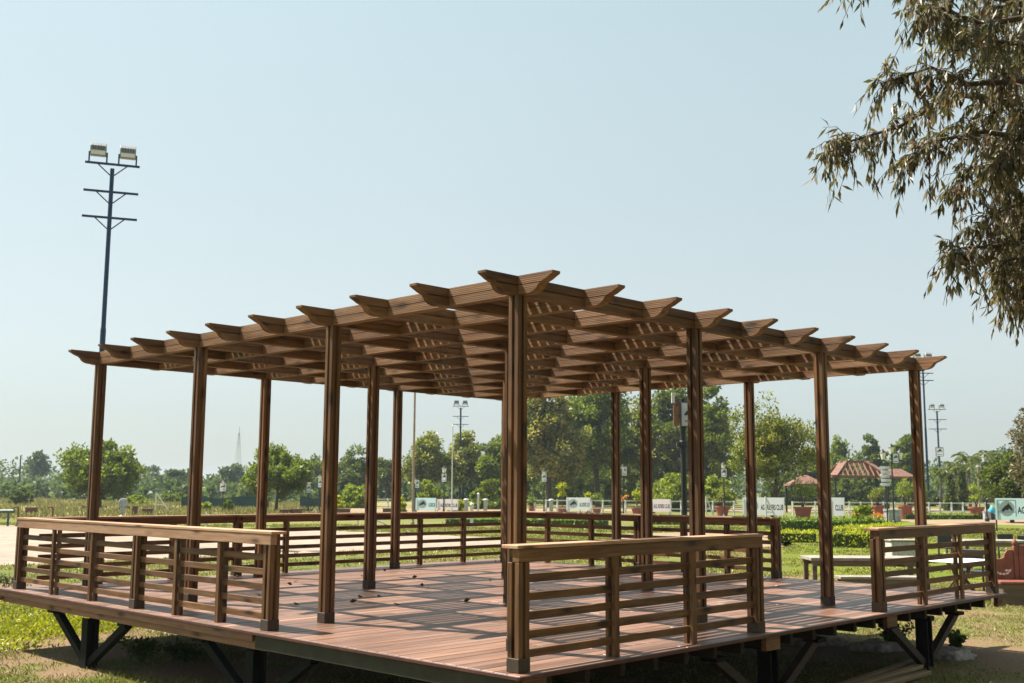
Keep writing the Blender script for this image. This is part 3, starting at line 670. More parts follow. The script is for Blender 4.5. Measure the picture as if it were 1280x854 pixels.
# the tree over the viewer's right: trunk outside the frame, drooping branches inside it
r = np.random.default_rng(11)
tb = W(1640, 611, 9.5); tb[2] = 0
ot = thing('overhanging_tree', tb, 'drooping branches with narrow brown green leaves hanging in from the upper right', 'tree')
def loc_(p): return np.asarray(p) - tb
mb = MB(); crownV = []; crownF = []; nv = 0
hub = W(1520, 60, 9.2)
mb.tube([loc_(tb) - [0, 0, .1], loc_(tb + [0, 0, 1.5]), loc_(tb * 0.5 + hub * 0.5), loc_(hub)], [0.26, 0.22, 0.17, 0.12], 10)
BR = [  # polylines (u, v, D) and twig density
    ([(1520, 60, 9.2), (1330, 20, 8.6), (1200, -14, 8.3), (1130, -30, 8.1), (1072, -24, 8.0)], 1.0, 24),
    ([(1520, 60, 9.2), (1340, 60, 8.5), (1250, 50, 8.3), (1190, 40, 8.1)], 1.0, 40),
    ([(1520, 60, 9.2), (1330, 110, 8.4), (1220, 105, 8.0), (1160, 108, 7.8), (1104, 104, 7.7)], 0.8, 36),
    ([(1520, 60, 9.2), (1320, 140, 8.8), (1200, 135, 8.5), (1120, 150, 8.3), (1066, 160, 8.2), (1036, 184, 8.1)], 0.8, 44),
    ([(1520, 60, 9.2), (1330, 170, 8.4), (1230, 170, 8.1), (1165, 180, 8.0), (1135, 195, 7.9)], 0.8, 34),
    ([(1520, 60, 9.2), (1345, 190, 9.0), (1270, 205, 8.7), (1215, 220, 8.5), (1194, 240, 8.4)], 0.8, 30),
    ([(1520, 60, 9.2), (1350, 240, 9.0), (1290, 255, 8.7), (1240, 268, 8.4), (1214, 285, 8.3)], 0.6, 24),
    ([(1520, 60, 9.2), (1350, 280, 8.6), (1280, 292, 8.3), (1222, 300, 8.1), (1196, 318, 8.0)], 0.8, 34),
    ([(1520, 60, 9.2), (1360, 320, 8.8), (1310, 320, 8.5), (1275, 338, 8.4), (1258, 366, 8.3)], 0.8, 30),
    ([(1520, 60, 9.2), (1330, 0, 9.0), (1260, 10, 8.9), (1230, 90, 8.8), (1240, 160, 8.7)], 1.0, 50),
    ([(1520, 60, 9.2), (1350, 90, 9.2), (1290, 110, 9.1), (1255, 190, 9.0), (1262, 250, 8.9)], 1.0, 54),
    ([(1520, 60, 9.2), (1370, 200, 9.2), (1310, 240, 9.1), (1275, 300, 9.0), (1270, 350, 8.9)], 1.0, 44),
    ([(1520, 60, 9.2), (1340, -40, 8.2), (1240, -30, 8.0), (1150, -20, 7.9)], 1.0, 22),
    ([(1520, 60, 9.2), (1345, 130, 7.9), (1290, 150, 7.8), (1245, 215, 7.8)], 1.0, 44),
    ([(1520, 60, 9.2), (1360, 250, 9.4), (1300, 270, 9.4), (1268, 300, 9.3), (1256, 335, 9.3)], 1.0, 44),
    ([(1520, 60, 9.2), (1370, 300, 9.0), (1325, 325, 8.9), (1292, 350, 8.8), (1276, 378, 8.8)], 1.0, 36),
    ([(1520, 60, 9.2), (1340, 20, 9.6), (1290, 40, 9.6), (1262, 100, 9.6), (1275, 180, 9.6)], 1.0, 60),
    ([(1520, 60, 9.2), (1330, 30, 7.6), (1250, 20, 7.5), (1180, 10, 7.4), (1150, 22, 7.4)], 1.0, 34),
]
for pts, dens, ntw in BR:
    P = np.array([loc_(W(*q)) for q in pts]); k = len(P)
    P[1:-1] += r.normal(size=(k - 2, 3)) * 0.06
    mb.tube(list(P), list(np.linspace(0.035, 0.004, k)), 6)
    for s in np.linspace(0.2, 1.0, int(ntw * 2.1)):
        f = s * (k - 1); i = min(int(f), k - 2); base = P[i] + (P[i + 1] - P[i]) * (f - i)
        ax = unit(P[i + 1] - P[i])
        d = unit(ax * 0.8 + r.normal(size=3) * 0.75); ln = r.uniform(0.14, 0.5) * (1.25 - 0.6 * s)
        tp = [base, base + d * ln * 0.5 - [0, 0, 0.02], base + d * ln - np.array([0, 0, ln * 0.45])]
        mb.tube(tp, [0.0035, 0.0028, 0.0015], 4)
        nl = int(r.uniform(10, 21)); q = r.random(nl) ** 0.75
        C = np.where((q < 0.5)[:, None], tp[0] + (tp[1] - tp[0]) * (q * 2)[:, None], tp[1] + (tp[2] - tp[1]) * ((q - 0.5) * 2)[:, None])
        Dd = unit(np.array([0, 0, -1.0]) * r.uniform(0.4, 1.6, (nl, 1)) + unit(tp[2] - tp[0]) * 0.5 + r.normal(size=(nl, 3)) * 0.38)
        L = r.uniform(0.06, 0.125, nl)
        v, f_ = cards(C, Dd, L, L * r.uniform(0.14, 0.24, nl), r, r.normal() * 0.06); crownV.append(v); crownF.append(f_ + nv); nv += len(v)
# unseen crown enlarged beyond the frame, added to keep sky off shaded faces
cc = []
while len(cc) < 620:                       # added foliage over the viewer's right and back, blocking sky light
    q = np.array([r.uniform(-11, 11), r.uniform(-17, -3.5), r.uniform(3.4, 11.0)])
    e = (q - [1.0, -11.0, 6.2]) / [11.5, 7.5, 4.6]; rel = q - CAM
    if e @ e > 1 or e @ e < 0.25 or (rel @ FH > 0.3 and rel @ RH < 0.62 * (rel @ FH) + 1.6): continue
    cc.append(loc_(q))
v, f_ = clumps(np.array(cc), 1.0, 60, 0.36, r, aspect=0.45); crownV.append(v); crownF.append(f_ + nv)
for q in cc[::14]:
    mb.tube([loc_(hub), (loc_(hub) + q) / 2 + [0, 0, 0.5], q], [0.09, 0.05, 0.01], 5)
mb.build('trunk', 'twig', ot, smooth=True)
fastmesh('crown', np.concatenate(crownV), np.concatenate(crownF), 'leaf_overhang', ot)

# ------------------------------------------------------------------ hedges
def hedge(pix, wdt, hgt, mat, label, leaf=0.10, dens=150):
    P = [gp(u, v) for u, v in pix]; t = thing('hedge', P[0], label, 'hedge', 'clipped garden hedges'); rr_ = np.random.default_rng(int(pix[0][0] * 3 + pix[0][1]))
    mb = MB(); Cs = []
    for a, b in zip(P, P[1:]):
        a, b = a - P[0], b - P[0]
        L = np.linalg.norm(b - a); d = (b - a) / L; nrm = np.array([-d[1], d[0], 0])
        mb.bar(a + [0, 0, hgt * 0.45], b + [0, 0, hgt * 0.45], wdt * 0.85, hgt * 0.84)
        n = int(L * (wdt + 2 * hgt) * dens); s = rr_.random(n) * (L + 0.2) - 0.1; q = (rr_.random(n) - 0.5); z = rr_.random(n)
        side = rr_.random(n) < 2 * hgt / (wdt + 2 * hgt)
        q = np.where(side, np.sign(q) * 0.5, q); z = np.where(side, z, 1.0)
        Cs.append(a + d * s[:, None] + nrm * (q * wdt)[:, None] + np.array([0, 0, hgt]) * z[:, None] + rr_.normal(size=(n, 3)) * 0.04)
    C = np.concatenate(Cs); D = unit(rr_.normal(size=C.shape) + [0, 0, 0.6])
    V, F_ = cards(C, D, leaf * (0.6 + rr_.random(len(C))), leaf * 0.6, rr_, 0.1); V[:, 2] = np.maximum(V[:, 2], 0.01)
    mb.build('inner_twigs', 'leaf_weed', t); fastmesh('leaves', V, F_, mat, t)
hedge([(962, 664), (1100, 664)], 1.4, 0.62, 'leaf_hedge', 'long dark green hedge below the terracotta tubs', 0.13, 70)
hedge([(960, 677), (1020, 678)], 1.2, 0.42, 'leaf_yellow', 'low yellow green hedge left of the second right post')
hedge([(1040, 684), (1130, 686)], 0.8, 0.58, 'leaf_yellow', 'yellow hedge front arm right of the second right post')
hedge([(1052, 673), (1120, 667)], 0.9, 0.45, 'leaf_yellow', 'yellow hedge back arm behind the right corner railing')
hedge([(560, 655), (760, 657)], 2.0, 0.35, 'leaf_hedge', 'bright low hedge seen over the back railing', 0.14, 45)
hedge([(800, 655), (960, 657)], 2.0, 0.35, 'leaf_hedge', 'bright low hedge seen right of the thin right post', 0.14, 45)
hedge([(1128, 649), (1235, 649)], 1.2, 0.35, 'leaf_hedge', 'low ragged hedge in front of the white paddock fence', 0.14, 60)

# ------------------------------------------------------------------ potted shrubs, lamps, masts, banners, fences
def pot(u, v_base, w_px, h_px, plant_px, label, mat='leaf_fresh', kind='bush'):
    p = gp(u, v_base); D = (p - CAM) @ FH; k = D / F_PX; w, h, ph = w_px * k, h_px * k, plant_px * k
    t = thing('potted_shrub', p, label, 'potted plant', 'terracotta tubs with shrubs'); r = np.random.default_rng(int(u))
    MB().lathe([(w * 0.34, 0), (w * 0.47, h * 0.86), (w * 0.52, h * 0.86), (w * 0.52, h), (w * 0.45, h), (w * 0.43, h * 0.9)], 24).build('tub', 'terracotta', t, smooth=False)
    MB().lathe([(w * 0.42, h * 0.88), (w * 0.2, h * 0.93)], 16).build('soil', 'soil', t)
    mb = MB(); cs = []
    for i in range(7):
        a = i * 0.9 + r.random(); tip = np.array([math.cos(a) * w * r.uniform(0.1, 0.6), math.sin(a) * w * r.uniform(0.1, 0.6), h + ph * r.uniform(0.35, 0.95)])
        if kind == 'ball': tip = np.array([r.normal() * w * 0.16, r.normal() * w * 0.16, h + ph * r.uniform(0.5, 0.95)])
        mb.tube([(0, 0, h * 0.85), tip * [0.4, 0.4, 0.6] + [0, 0, h * 0.3], tip], [0.035, 0.025, 0.01], 5); cs.append(tip)
    mb.build('stems', 'bark', t)
    V, F_ = clumps(np.array(cs), w * 0.28, 60, 0.22, r, aspect=0.35); fastmesh('foliage', V, F_, mat, t)
pot(1004, 650, 22, 16, 32, 'shallow red tub with a leafy shrub right of the bare trunk')
pot(1098, 648, 15, 16, 26, 'red tub with a loose shrub left of the grey stone planter', 'leaf_olive')
pot(1132, 649, 18, 17, 30, 'red tub with a wide shrub right of the grey stone planter')
pot(1157, 646, 9, 10, 22, 'small red tub half hidden behind the rightmost post', 'leaf_mid')
pot(1221, 649, 19, 15, 26, 'red tub with a shrub left of the blue water jar')
pot(903, 645, 18, 12, 20, 'red tub with a pale flowering shrub between two right posts', 'leaf_olive')
pot(796, 643, 14, 8, 20, 'red tub with a round topped shrub between the two slender posts', 'leaf_yellow', 'ball')
pot(746, 642, 12, 8, 15, 'red tub right of the white banner with the horse crest', 'leaf_mid')
pot(703, 642, 13, 9, 28, 'red tub with a forked yellow green tree left of the white banner', 'leaf_yellow', 'ball')
pot(665, 642, 10, 9, 10, 'small red tub just right of the nearest post', 'leaf_mid')
pot(735, 646, 7, 6, 22, 'slender tub with a round yellow green topiary in front of the white banner', 'leaf_yellow', 'ball')
pot(816, 642, 9, 8, 12, 'small red tub left of the near banner pole', 'leaf_mid')
tree(1076, 619, 32, 60, 'leaf_fresh', 'leafy garden shrub above the back arm of the yellow hedge', 'dome', 0.0, 30, 50, 0.2, trunk=False, name='shrub', cat='shrub')
tree(772, 628, 12, 84, 'leaf_fresh', 'small shrub with orange flowers left of the slender right post', 'dome', 0.0, 14, 40, 0.2, trunk=False, name='shrub', cat='shrub')
p = at(772, 84); fb = thing('flowering_canna', p, 'orange flower heads standing left of the slender right post', 'flowers'); r = np.random.default_rng(3)
V, F_ = clumps(np.array([[0.2 * r.normal(), 0.2 * r.normal(), 1.25 + 0.45 * r.random()] for _ in range(9)]), 0.16, 25, 0.14, r); fastmesh('blossoms', V, F_, 'flower_orange', fb)
mb = MB(); [mb.tube([(x, 0, 0), (x, 0, 1.4)], 0.02, 4) for x in (-0.2, 0, 0.2)]; mb.build('stems', 'leaf_hedge', fb)
fb = thing('flower_bed', at(1083, 78), 'low row of orange and yellow flowers left of the loose shrub tub', 'flower bed', rz=FACE); r = np.random.default_rng(4)
V, F_ = clumps(np.array([[x, 0.1 * r.normal(), 0.5 + 0.05 * r.normal()] for x in np.linspace(-1.1, 1.1, 14)]), 0.16, 30, 0.10, r); fastmesh('blossoms', V, F_, 'flower_orange', fb)
V, F_ = clumps(np.array([[x, 0.1 * r.normal(), 0.2] for x in np.linspace(-1.2, 1.2, 14)]), 0.24, 30, 0.12, r); V[:, 2] = np.maximum(V[:, 2], 0.01); fastmesh('foliage', V, F_, 'leaf_hedge', fb)

HORSE = [(-0.50, -0.28), (-0.34, -0.02), (-0.10, 0.20), (0.08, 0.30), (0.12, 0.44), (0.20, 0.30), (0.30, 0.20), (0.44, -0.06), (0.50, -0.20), (0.40, -0.26), (0.28, -0.12), (0.14, -0.06), (0.10, -0.24), (-0.10, -0.14), (-0.26, -0.30)]
def horse(parent, x, z, size, y, mat='print_dark'):
    mb = MB(); mb.prism([(x + a * size, z + b * size) for a, b in HORSE], lambda p, t: (p[0], t, p[1]), y, y + 0.004); return mb.build('horse_emblem', mat, parent)
def text(parent, s, x, z, size, y, mat='print_dark', name='lettering'):
    cu = bpy.data.curves.new('t', 'FONT'); cu.body = s; cu.size = size; cu.extrude = 0.002; cu.align_x = 'CENTER'; cu.offset = size * 0.03
    o = bpy.data.objects.new('t', cu); col.objects.link(o)
    me = bpy.data.meshes.new_from_object(o.evaluated_get(bpy.context.evaluated_depsgraph_get()))
    bpy.data.objects.remove(o); me.materials.clear(); me.materials.append(MATS[mat])
    o = link(name, me, parent, (x, y, z)); o.rotation_euler = (math.pi / 2, 0, 0); return o
def banner(parent, x0, x1, z0, z1, y, words_=True):
    b = MB().add([(x0, y, z0), (x1, y, z0), (x1, y, z1), (x0, y, z1)], [(0, 1, 2, 3)]).build('banner', 'banner_white', parent)
    w = x1 - x0; h = z1 - z0
    horse(b, (x0 + x1) / 2, z0 + h * 0.62, w * 0.72, y - 0.0065)
    MB().box((x0 + w * 0.2, y - 0.006, z0 + h * 0.17), (x1 - w * 0.2, y - 0.002, z0 + h * 0.22)).build('printed_line', 'print_dark', b)
    fr = MB()
    for a, c_ in (((x0, z0), (x1, z0)), ((x0, z1), (x1, z1)), ((x0, z0), (x0, z1)), ((x1, z0), (x1, z1))): fr.bar((a[0], y + 0.012, a[1]), (c_[0], y + 0.012, c_[1]), 0.05, 0.05)
    fr.build('banner_frame', 'pole_dark', b)
    return b
def lamp(u, v_top, v_ban, D, label, side=0.0, bw=9, bh=11, two=False):
    p = at(u, D); k = D / F_PX; z1 = zat(u, v_top, D); zb = zat(u, v_ban, D)
    t = thing('street_lamp', p, label, 'street lamp', 'lamp posts with horse banners', FACE)
    MB().lathe([(0.16, 0), (0.16, 0.25), (0.09, 0.32), (0.055, 0.5), (0.045, z1 - 0.55)], 10).build('pole', 'pole_dark', t)
    for dx in ((-0.55, 0.0, 0.55) if two else (0.0,)):
        z = z1 - (0.35 if dx else 0.0); s = 1.0
        ln = MB().lathe([(0.10, z - 0.55), (0.20, z - 0.12), (0.17, z - 0.11), (0.06, z - 0.02)], 6, (dx, 0, 0)).build('lantern', 'lamp_glass', t)
        MB().lathe([(0.22, z - 0.115), (0.11, z), (0.03, z + 0.12)], 6, (dx, 0, 0)).build('lantern_cap', 'pole_dark', ln)
        MB().lathe([(0.11, z - 0.62), (0.11, z - 0.55)], 6, (dx, 0, 0)).build('lantern_base', 'pole_dark', ln)
        if dx: MB().tube([(0, 0, z1 - 1.1), (dx * 0.6, 0, z1 - 1.15), (dx, 0, z - 0.6)], 0.03, 5).build('lamp_arm', 'pole_dark', t)
    w = bw * k / 2; h = bh * k / 2; x = side * (w + 0.08)
    banner(t, x - w, x + w, zb - h, zb + h, -0.10)
    return t
lamp(279, 601, 609, 96, 'thin lamp post with a white horse banner left of the rounded tree')
lamp(386, 601, 611, 96, 'lamp post with a white banner in front of the rounded green tree', bw=6)
lamp(400, 594, 604, 90, 'lamp post with a banner just left of the tallest left post', bw=6)
lamp(519, 598, 605, 92, 'lamp post with a banner hugging the tan flagpole', 0.6, bw=6)
lamp(555, 584, 597, 92, 'lamp post with a banner left of the thin white flagpole', bw=7)
lamp(680, 588, 597, 92, 'lamp post with a banner in front of the yellow flowering tree', bw=7)
lamp(779, 582, 589, 86, 'lamp post with a banner touching the slender right post', 0.3, bw=7, bh=12)
lamp(905, 579, 591, 84, 'lamp post with a banner below the airy tree, left of its post', bw=8)
lamp(1232, 569, 585, 80, 'lamp post with a banner in front of the dense rounded tree', 0.2, bw=9, bh=13)
t = lamp(1116, 557, 573, 70, 'three lantern lamp post rising from the grey stone planter', 0.8, bw=8, bh=13, two=True)

def mast(u, v_top, D, tops, arms, label, w=0.26, arm=2.4, ban=None, dark='mast_paint', yaw=0.5, lampmat='lamp_metal'):
    p = at(u, D); z = zat(u, v_top, D)
    # keep the foot where the mast top is seen at u
    q = W(u, v_top, D); p = np.array([q[0], q[1], 0.0])
    t = thing('floodlight_mast', p, label, 'floodlight mast', 'floodlight masts', FACE + yaw)
    MB().lathe([(w * 0.9, 0), (w * 0.9, 0.1), (w * 0.5, 0.12), (w * 0.5, z * 0.55), (w * 0.42, z * 0.555), (w * 0.38, z - 0.3)], 10).build('pole', dark, t)
    for k, dz in enumerate(arms):
        c_ = MB().bar((-arm / 2, 0, z - dz), (arm / 2, 0, z - dz), 0.08, 0.08).build('crossbar', dark, t)
        [MB().bar((s * 0.08, 0, z - dz - 0.45), (s * 0.55, 0, z - dz - 0.03), 0.04, 0.04).build('strut', dark, c_) for s in (-1, 1)]
    for s in (-1, 1):
        zz = z - arms[0]; x = s * arm * 0.27
        fl = MB().prism([(-0.28, 0.22), (0.30, 0.34), (0.34, 0.72), (-0.10, 0.80), (-0.30, 0.62)], lambda a, tt: (x + tt, a[0], zz + a[1]), -0.30, 0.30).build('floodlight', lampmat, t, 0.02)
        MB().prism([(-0.285, 0.26), (-0.10, 0.30), (-0.12, 0.46), (-0.295, 0.42)], lambda a, tt: (x + tt, a[0] - 0.05, zz + a[1]), -0.26, 0.26).build('lamp_face', 'white_paint', fl)
        mb = MB(); [mb.box((x + e - 0.012, -0.345, zz + 0.47), (x + e + 0.012, -0.26, zz + 0.64)) for e in (-0.2, -0.1, 0.0, 0.1, 0.2)]; mb.build('cooling_fin', 'lamp_dark', fl)
        mb = MB(); [MB().bar((x + e, 0, zz), (x + e, 0, zz + 0.45), 0.04, 0.06).build('yoke', dark, fl) for e in (-0.33, 0.33)]
    if ban: k = D / F_PX; zb = zat(u, ban, D); banner(t, -4.5 * k, 4.5 * k, zb - 5.5 * k, zb + 5.5 * k, -0.35)
    return t
mast(141, 202, 42, 2, (0.12, 1.25, 2.3), 'tall blue floodlight mast rising behind the left end of the pergola', 0.21, 2.05, yaw=0.35)
mast(576, 507, 150, 2, (0.1, 1.5, 2.6), 'small distant floodlight mast with a horse banner above the yellow tipped trees', 0.3, 2.2, ban=568, yaw=0.1, lampmat='lamp_dark')
mast(1171, 511, 150, 2, (0.1, 1.5, 2.8), 'distant floodlight mast with a banner right of the rightmost post', 0.3, 2.4, ban=565, yaw=-0.1)
mast(1153, 450, 105, 2, (0.1, 1.3, 2.0), 'floodlight mast half hidden behind the rightmost pergola post', 0.22, 2.0, yaw=0.0)
def pole(u, v_top, D, rad, mat, label, name='flagpole', cat='flagpole', v_base=None):
    q = W(u, v_top, D); t = thing(name, (q[0], q[1], 0), label, cat)
    MB().lathe([(rad * 1.4, 0), (rad * 1.4, 0.3), (rad, 0.32), (rad * 0.75, q[2])], 10).build('shaft', mat, t)
    MB().lathe([(0.01, q[2] - 0.02), (rad * 1.6, q[2] + rad), (0.01, q[2] + rad * 2.4)], 10).build('finial', mat, t)
    MB().box((-0.25, -0.25, 0.0), (0.25, 0.25, 0.08)).build('footing', 'stone_grey', t)
pole(519, 470, 62, 0.075, 'pole_rust', 'tall tan flagpole in front of the yellow tipped trees')
pole(566, 533, 80, 0.05, 'white_paint', 'thin white flagpole between two horse banners')
pole(26, 571, 200, 0.16, 'pole_dark', 'lone dark pole above the far treeline at the left', 'utility_pole', 'pole')
pole(1222, 585, 120, 0.10, 'pole_rust', 'pale bare pole between the palms at the right', 'utility_pole', 'pole')
# lattice tower far away
q = W(299, 541, 900); zt = q[2]; t = thing('lattice_tower', (q[0], q[1], 0), 'faint lattice tower far behind the second post', 'tower'); mb = MB()
for sx, sy in ((-1, -1), (1, -1), (1, 1), (-1, 1)): mb.bar((sx * 3.2, sy * 3.2, 0), (sx * 0.4, sy * 0.4, zt), 0.2, 0.2)
n = 14
for k in range(n):
    f0, f1 = k / n, (k + 1) / n; w0, w1 = 3.2 - 2.8 * f0, 3.2 - 2.8 * f1
    for a, b in (((-1, -1), (1, -1)), ((1, -1), (1, 1)), ((1, 1), (-1, 1)), ((-1, 1), (-1, -1))):
        mb.bar((a[0] * w0, a[1] * w0, f0 * zt), (b[0] * w1, b[1] * w1, f1 * zt), 0.09, 0.09); mb.bar((b[0] * w0, b[1] * w0, f0 * zt), (a[0] * w1, a[1] * w1, f1 * zt), 0.09, 0.09)
mb.build('lattice', 'stone_grey', t)
MB().bar((0, 0, zt - 0.5), (0, 0, zt + 5), 0.25, 0.25).build('antenna', 'lamp_metal', t)

# near banner pole behind the deck
p = at(855, 23.0); t = thing('banner_pole', p, 'near black pole with white horse panel and brown panel behind the deck', 'banner pole', rz=FACE)
zt = zat(854, 499, 23.0)
MB().lathe([(0.10, 0), (0.10, 0.15), (0.062, 0.2), (0.062, zt)], 12).build('pole', 'pole_dark', t)
cl = MB().lathe([(0.075, zat(854, 560, 23)), (0.085, zat(854, 559, 23)), (0.085, zat(854, 552, 23)), (0.075, zat(854, 551, 23))], 12).build('clamp', 'pole_dark', t)
MB().box((-0.14, -0.05, zat(854, 559, 23)), (-0.08, 0.05, zat(854, 553, 23))).build('bolt_plate', 'lamp_dark', cl)
z0, z1 = zat(854, 533, 23), zat(854, 504, 23)
b = thing('tmp', (0, 0, 0), None, None); b.name = 'sign_panel'; b.parent = t; b.rotation_euler = (0, 0, R(14)); b.location = (-0.045, -0.13, 0)
MB().box((0, 0, z0), (0.34, 0.03, z1)).build('white_panel', 'banner_white', b)
fr = MB(); [fr.bar(a, c_, 0.025, 0.025) for a, c_ in (((0, 0.015, z0), (0.34, 0.015, z0)), ((0, 0.015, z1), (0.34, 0.015, z1)), ((0, 0.015, z0), (0, 0.015, z1)), ((0.34, 0.015, z0), (0.34, 0.015, z1)))]; fr.build('panel_frame', 'pole_dark', b)
horse(b, 0.17, z0 + (z1 - z0) * 0.6, 0.24, -0.008)
MB().box((0.07, -0.008, z0 + 0.09), (0.27, -0.003, z0 + 0.12)).build('printed_line', 'lamp_metal', b)
MB().box((-0.20, -0.02, z0 + 0.02), (-0.075, 0.02, z1 + 0.02)).build('brown_panel', 'deck_edge', t)
MB().box((-0.235, -0.03, zat(854, 504, 23)), (-0.17, 0.03, zat(854, 491, 23))).build('white_cap', 'white_paint', t)

def board(u0, u1, v0, v1, D, mat, label, crest=True, txt='AGL RIDERS CLUB', frame_blue=False):
    pa = at((u0 + u1) / 2, D); k = D / F_PX; w = (u1 - u0) * k; zt = zat((u0 + u1) / 2, v0, D); zb = max(0.06, zat((u0 + u1) / 2, v1, D))
    t = thing('banner_board', pa, label, 'banner board', 'long banner boards on the paddock fence', FACE)
    pn = MB().add([(-w / 2, 0, zb), (w / 2, 0, zb), (w / 2, 0, zt), (-w / 2, 0, zt)], [(0, 1, 2, 3)]).build('panel', mat, t); h = zt - zb
    [MB().box((x - 0.03, 0.032, 0), (x + 0.03, 0.09, zt)).build('support_post', 'pole_dark', t) for x in (-w / 2 + 0.06, w / 2 - 0.06)]
    x0 = -w / 2 + h * 0.75
    if crest:
        MB().lathe([(h * 0.36, 0), (h * 0.36, 0.002)], 24).build('crest_disc', 'banner_white' if not frame_blue else 'banner_white', pn).matrix_local = Matrix.Translation((x0 - h * 0.2, -0.003, zb + h * 0.52)) @ Matrix.Rotation(math.pi / 2, 4, 'X')
        horse(pn, x0 - h * 0.2, zb + h * 0.55, h * 0.55, -0.012)
    if frame_blue:
        fr = MB(); c_ = x0 - h * 0.2
        for a, b_ in (((c_ - h * .42, zb + h * .15), (c_ - h * .42, zb + h * .9)), ((c_ + h * .42, zb + h * .15), (c_ + h * .42, zb + h * .9)), ((c_ - h * .42, zb + h * .9), (c_ + h * .42, zb + h * .9)), ((c_ - h * .42, zb + h * .36), (c_ + h * .42, zb + h * .36))): fr.bar((a[0], -0.006, a[1]), (b_[0], -0.006, b_[1]), 0.05, 0.006, (0, 1, 0))
        fr.build('crest_frame', 'print_blue', pn)
    if txt:
        L = w - (h * 1.12 if crest else h * 0.4); sz = h * 0.42
        tx = text(pn, txt, w / 2 - L / 2 - h * 0.08, zb + h * 0.30, sz, -0.006); tx.scale.x = min(1.0, L / tx.dimensions.x)
    return t
board(520, 545.5, 622.5, 638, 90, 'banner_blue', 'pale blue banner board with a horse crest right of the tan flagpole')
board(546.5, 573, 624, 638, 92, 'banner_pink', 'pinkish banner board beside the pale blue one', False)
board(708, 738, 622, 638, 84, 'banner_white', 'white banner board with a round horse crest behind the topiary tub')
board(812, 838, 624, 640, 86, 'banner_pink', 'pinkish banner board left of the near banner pole', False)
board(928, 980, 622, 644, 76, 'banner_white', 'wide white banner board left of the bare tree trunk')
board(1036, 1055, 622, 645, 78, 'banner_white', 'short white banner board right of the second right post', False, 'CLUB')
board(1243, 1330, 623, 650, 60, 'banner_blue', 'large pale blue banner board at the right border', True, frame_blue=True)

def rail_fence(u0, u1, D, label, n, hpx=18):
    a, b = at(u0, D), at(u1, D); t = thing('paddock_fence', a, label, 'fence', 'white paddock fences'); k = D / F_PX; h = 1.25
    for i in range(n + 1):
        p = (b - a) * i / n; MB().box((p[0] - 0.06, p[1] - 0.06, 0), (p[0] + 0.06, p[1] + 0.06, h)).build('fence_post', 'white_paint', t)
    for z in (0.5, h - 0.08): MB().bar(np.array([0, 0, z]), (b - a) + [0, 0, z], 0.05, 0.1).build('fence_rail', 'white_paint', t)
rail_fence(470, 500, 100, 'short white fence piece between the middle posts', 2)
rail_fence(640, 810, 98, 'white paddock fence behind the white crest banner', 12)
rail_fence(838, 930, 96, 'white paddock fence left of the wide white banner', 7)
rail_fence(990, 1245, 94, 'long white paddock fence behind the red tubs', 18)
def small(name, u, D, mb, mat, label, cat, part, rz=None):
    t = thing(name, at(u, D), label, cat, rz=FACE if rz is None else rz); mb.build(part, mat, t); return t
# show jump wings and poles
def jump(u, D, label, w=1.6, h=1.6):
    t = thing('jump_wing', at(u, D), label, 'jump wing', rz=FACE)
    MB().bar((-w * 0.25, 0, 0), (-w * 0.25, 0, h), 0.09, 0.09).build('upright', 'white_paint', t)
    MB().bar((-w * 0.25, 0, h), (w * 0.4, 0, 0.02), 0.07, 0.09).build('slope_bar', 'white_paint', t)
    MB().bar((-w * 0.25, 0, h * 0.45), (w * 0.12, 0, h * 0.45), 0.05, 0.08).build('tie_bar', 'white_paint', t)
jump(963, 70, 'tall white jump wing in front of the wide white banner', 1.3, 1.75)
jump(886, 86, 'slim white jump wing left of the pale flowering tub', 0.9, 1.7)
jump(203, 88, 'leaning white jump wing right of the leftmost post', 1.9, 1.7)
jump(462, 66, 'low white jump wing seen under the back rail', 2.6, 0.7)
jump(270, 64, 'low white jump wing near the second post below the rail', 2.0, 0.6)
mb = MB(); mb.bar((-2.2, 0, 0.45), (2.2, 0, 0.45), 0.1, 0.1); t = small('jump_pole', 432, 70, mb, 'white_paint', 'white jump pole lying level beside the low wing', 'jump pole', 'bar')
[MB().bar((x, 0, 0), (x, 0, 0.5), 0.1, 0.1).build('stand', 'white_paint', t) for x in (-2, 2)]
for u, D, h, lb in ((153, 52, 0.72, 'white arena post seen under the long railing'), (590, 60, 1.3, 'white arena post seen left of the nearest post'), (598, 96, 1.7, 'white gate post left of the nearest post, behind the fence line')):
    t = thing('arena_post', at(u, D), lb, 'post', rz=FACE); MB().box((-0.09, -0.09, 0), (0.09, 0.09, h)).build('shaft', 'white_paint', t); MB().lathe([(0.13, h), (0.13, h + 0.04), (0.02, h + 0.12)], 4).build('cap', 'white_paint', t)
# stone and odd field items at the left
t = thing('round_sign', at(155, 82), 'grey round stone disc on a stub behind the long railing', 'stone disc', rz=FACE)
MB().lathe([(0.29, -0.09), (0.35, -0.05), (0.35, 0.05), (0.29, 0.09)], 20).build('disc', 'stone_grey', t).matrix_local = Matrix.Translation((0, 0, 0.98)) @ Matrix.Rotation(math.pi / 2, 4, 'X')
MB().box((-0.14, -0.1, 0), (0.14, 0.1, 0.62)).build('stub', 'stone_grey', t)
for u, lb in ((22, 'rusty hooked pipe nearest the left border, above the rail'), (65, 'rusty hooked pipe left of the broad tree, above the rail')):
    t = thing('hooked_pipe', at(u, 60), lb, 'pipe', rz=FACE); h = zat(u, 634, 60)
    MB().tube([(0.12, 0, 0), (0.12, 0, h - 0.1), (0.06, 0, h), (-0.12, 0, h), (-0.16, 0, h - 0.1)], 0.05, 8).build('bent_pipe', 'brick_red', t); MB().lathe([(0.12, 0), (0.12, 0.06)], 10, (0.12, 0, 0)).build('flange', 'brick_red', t)
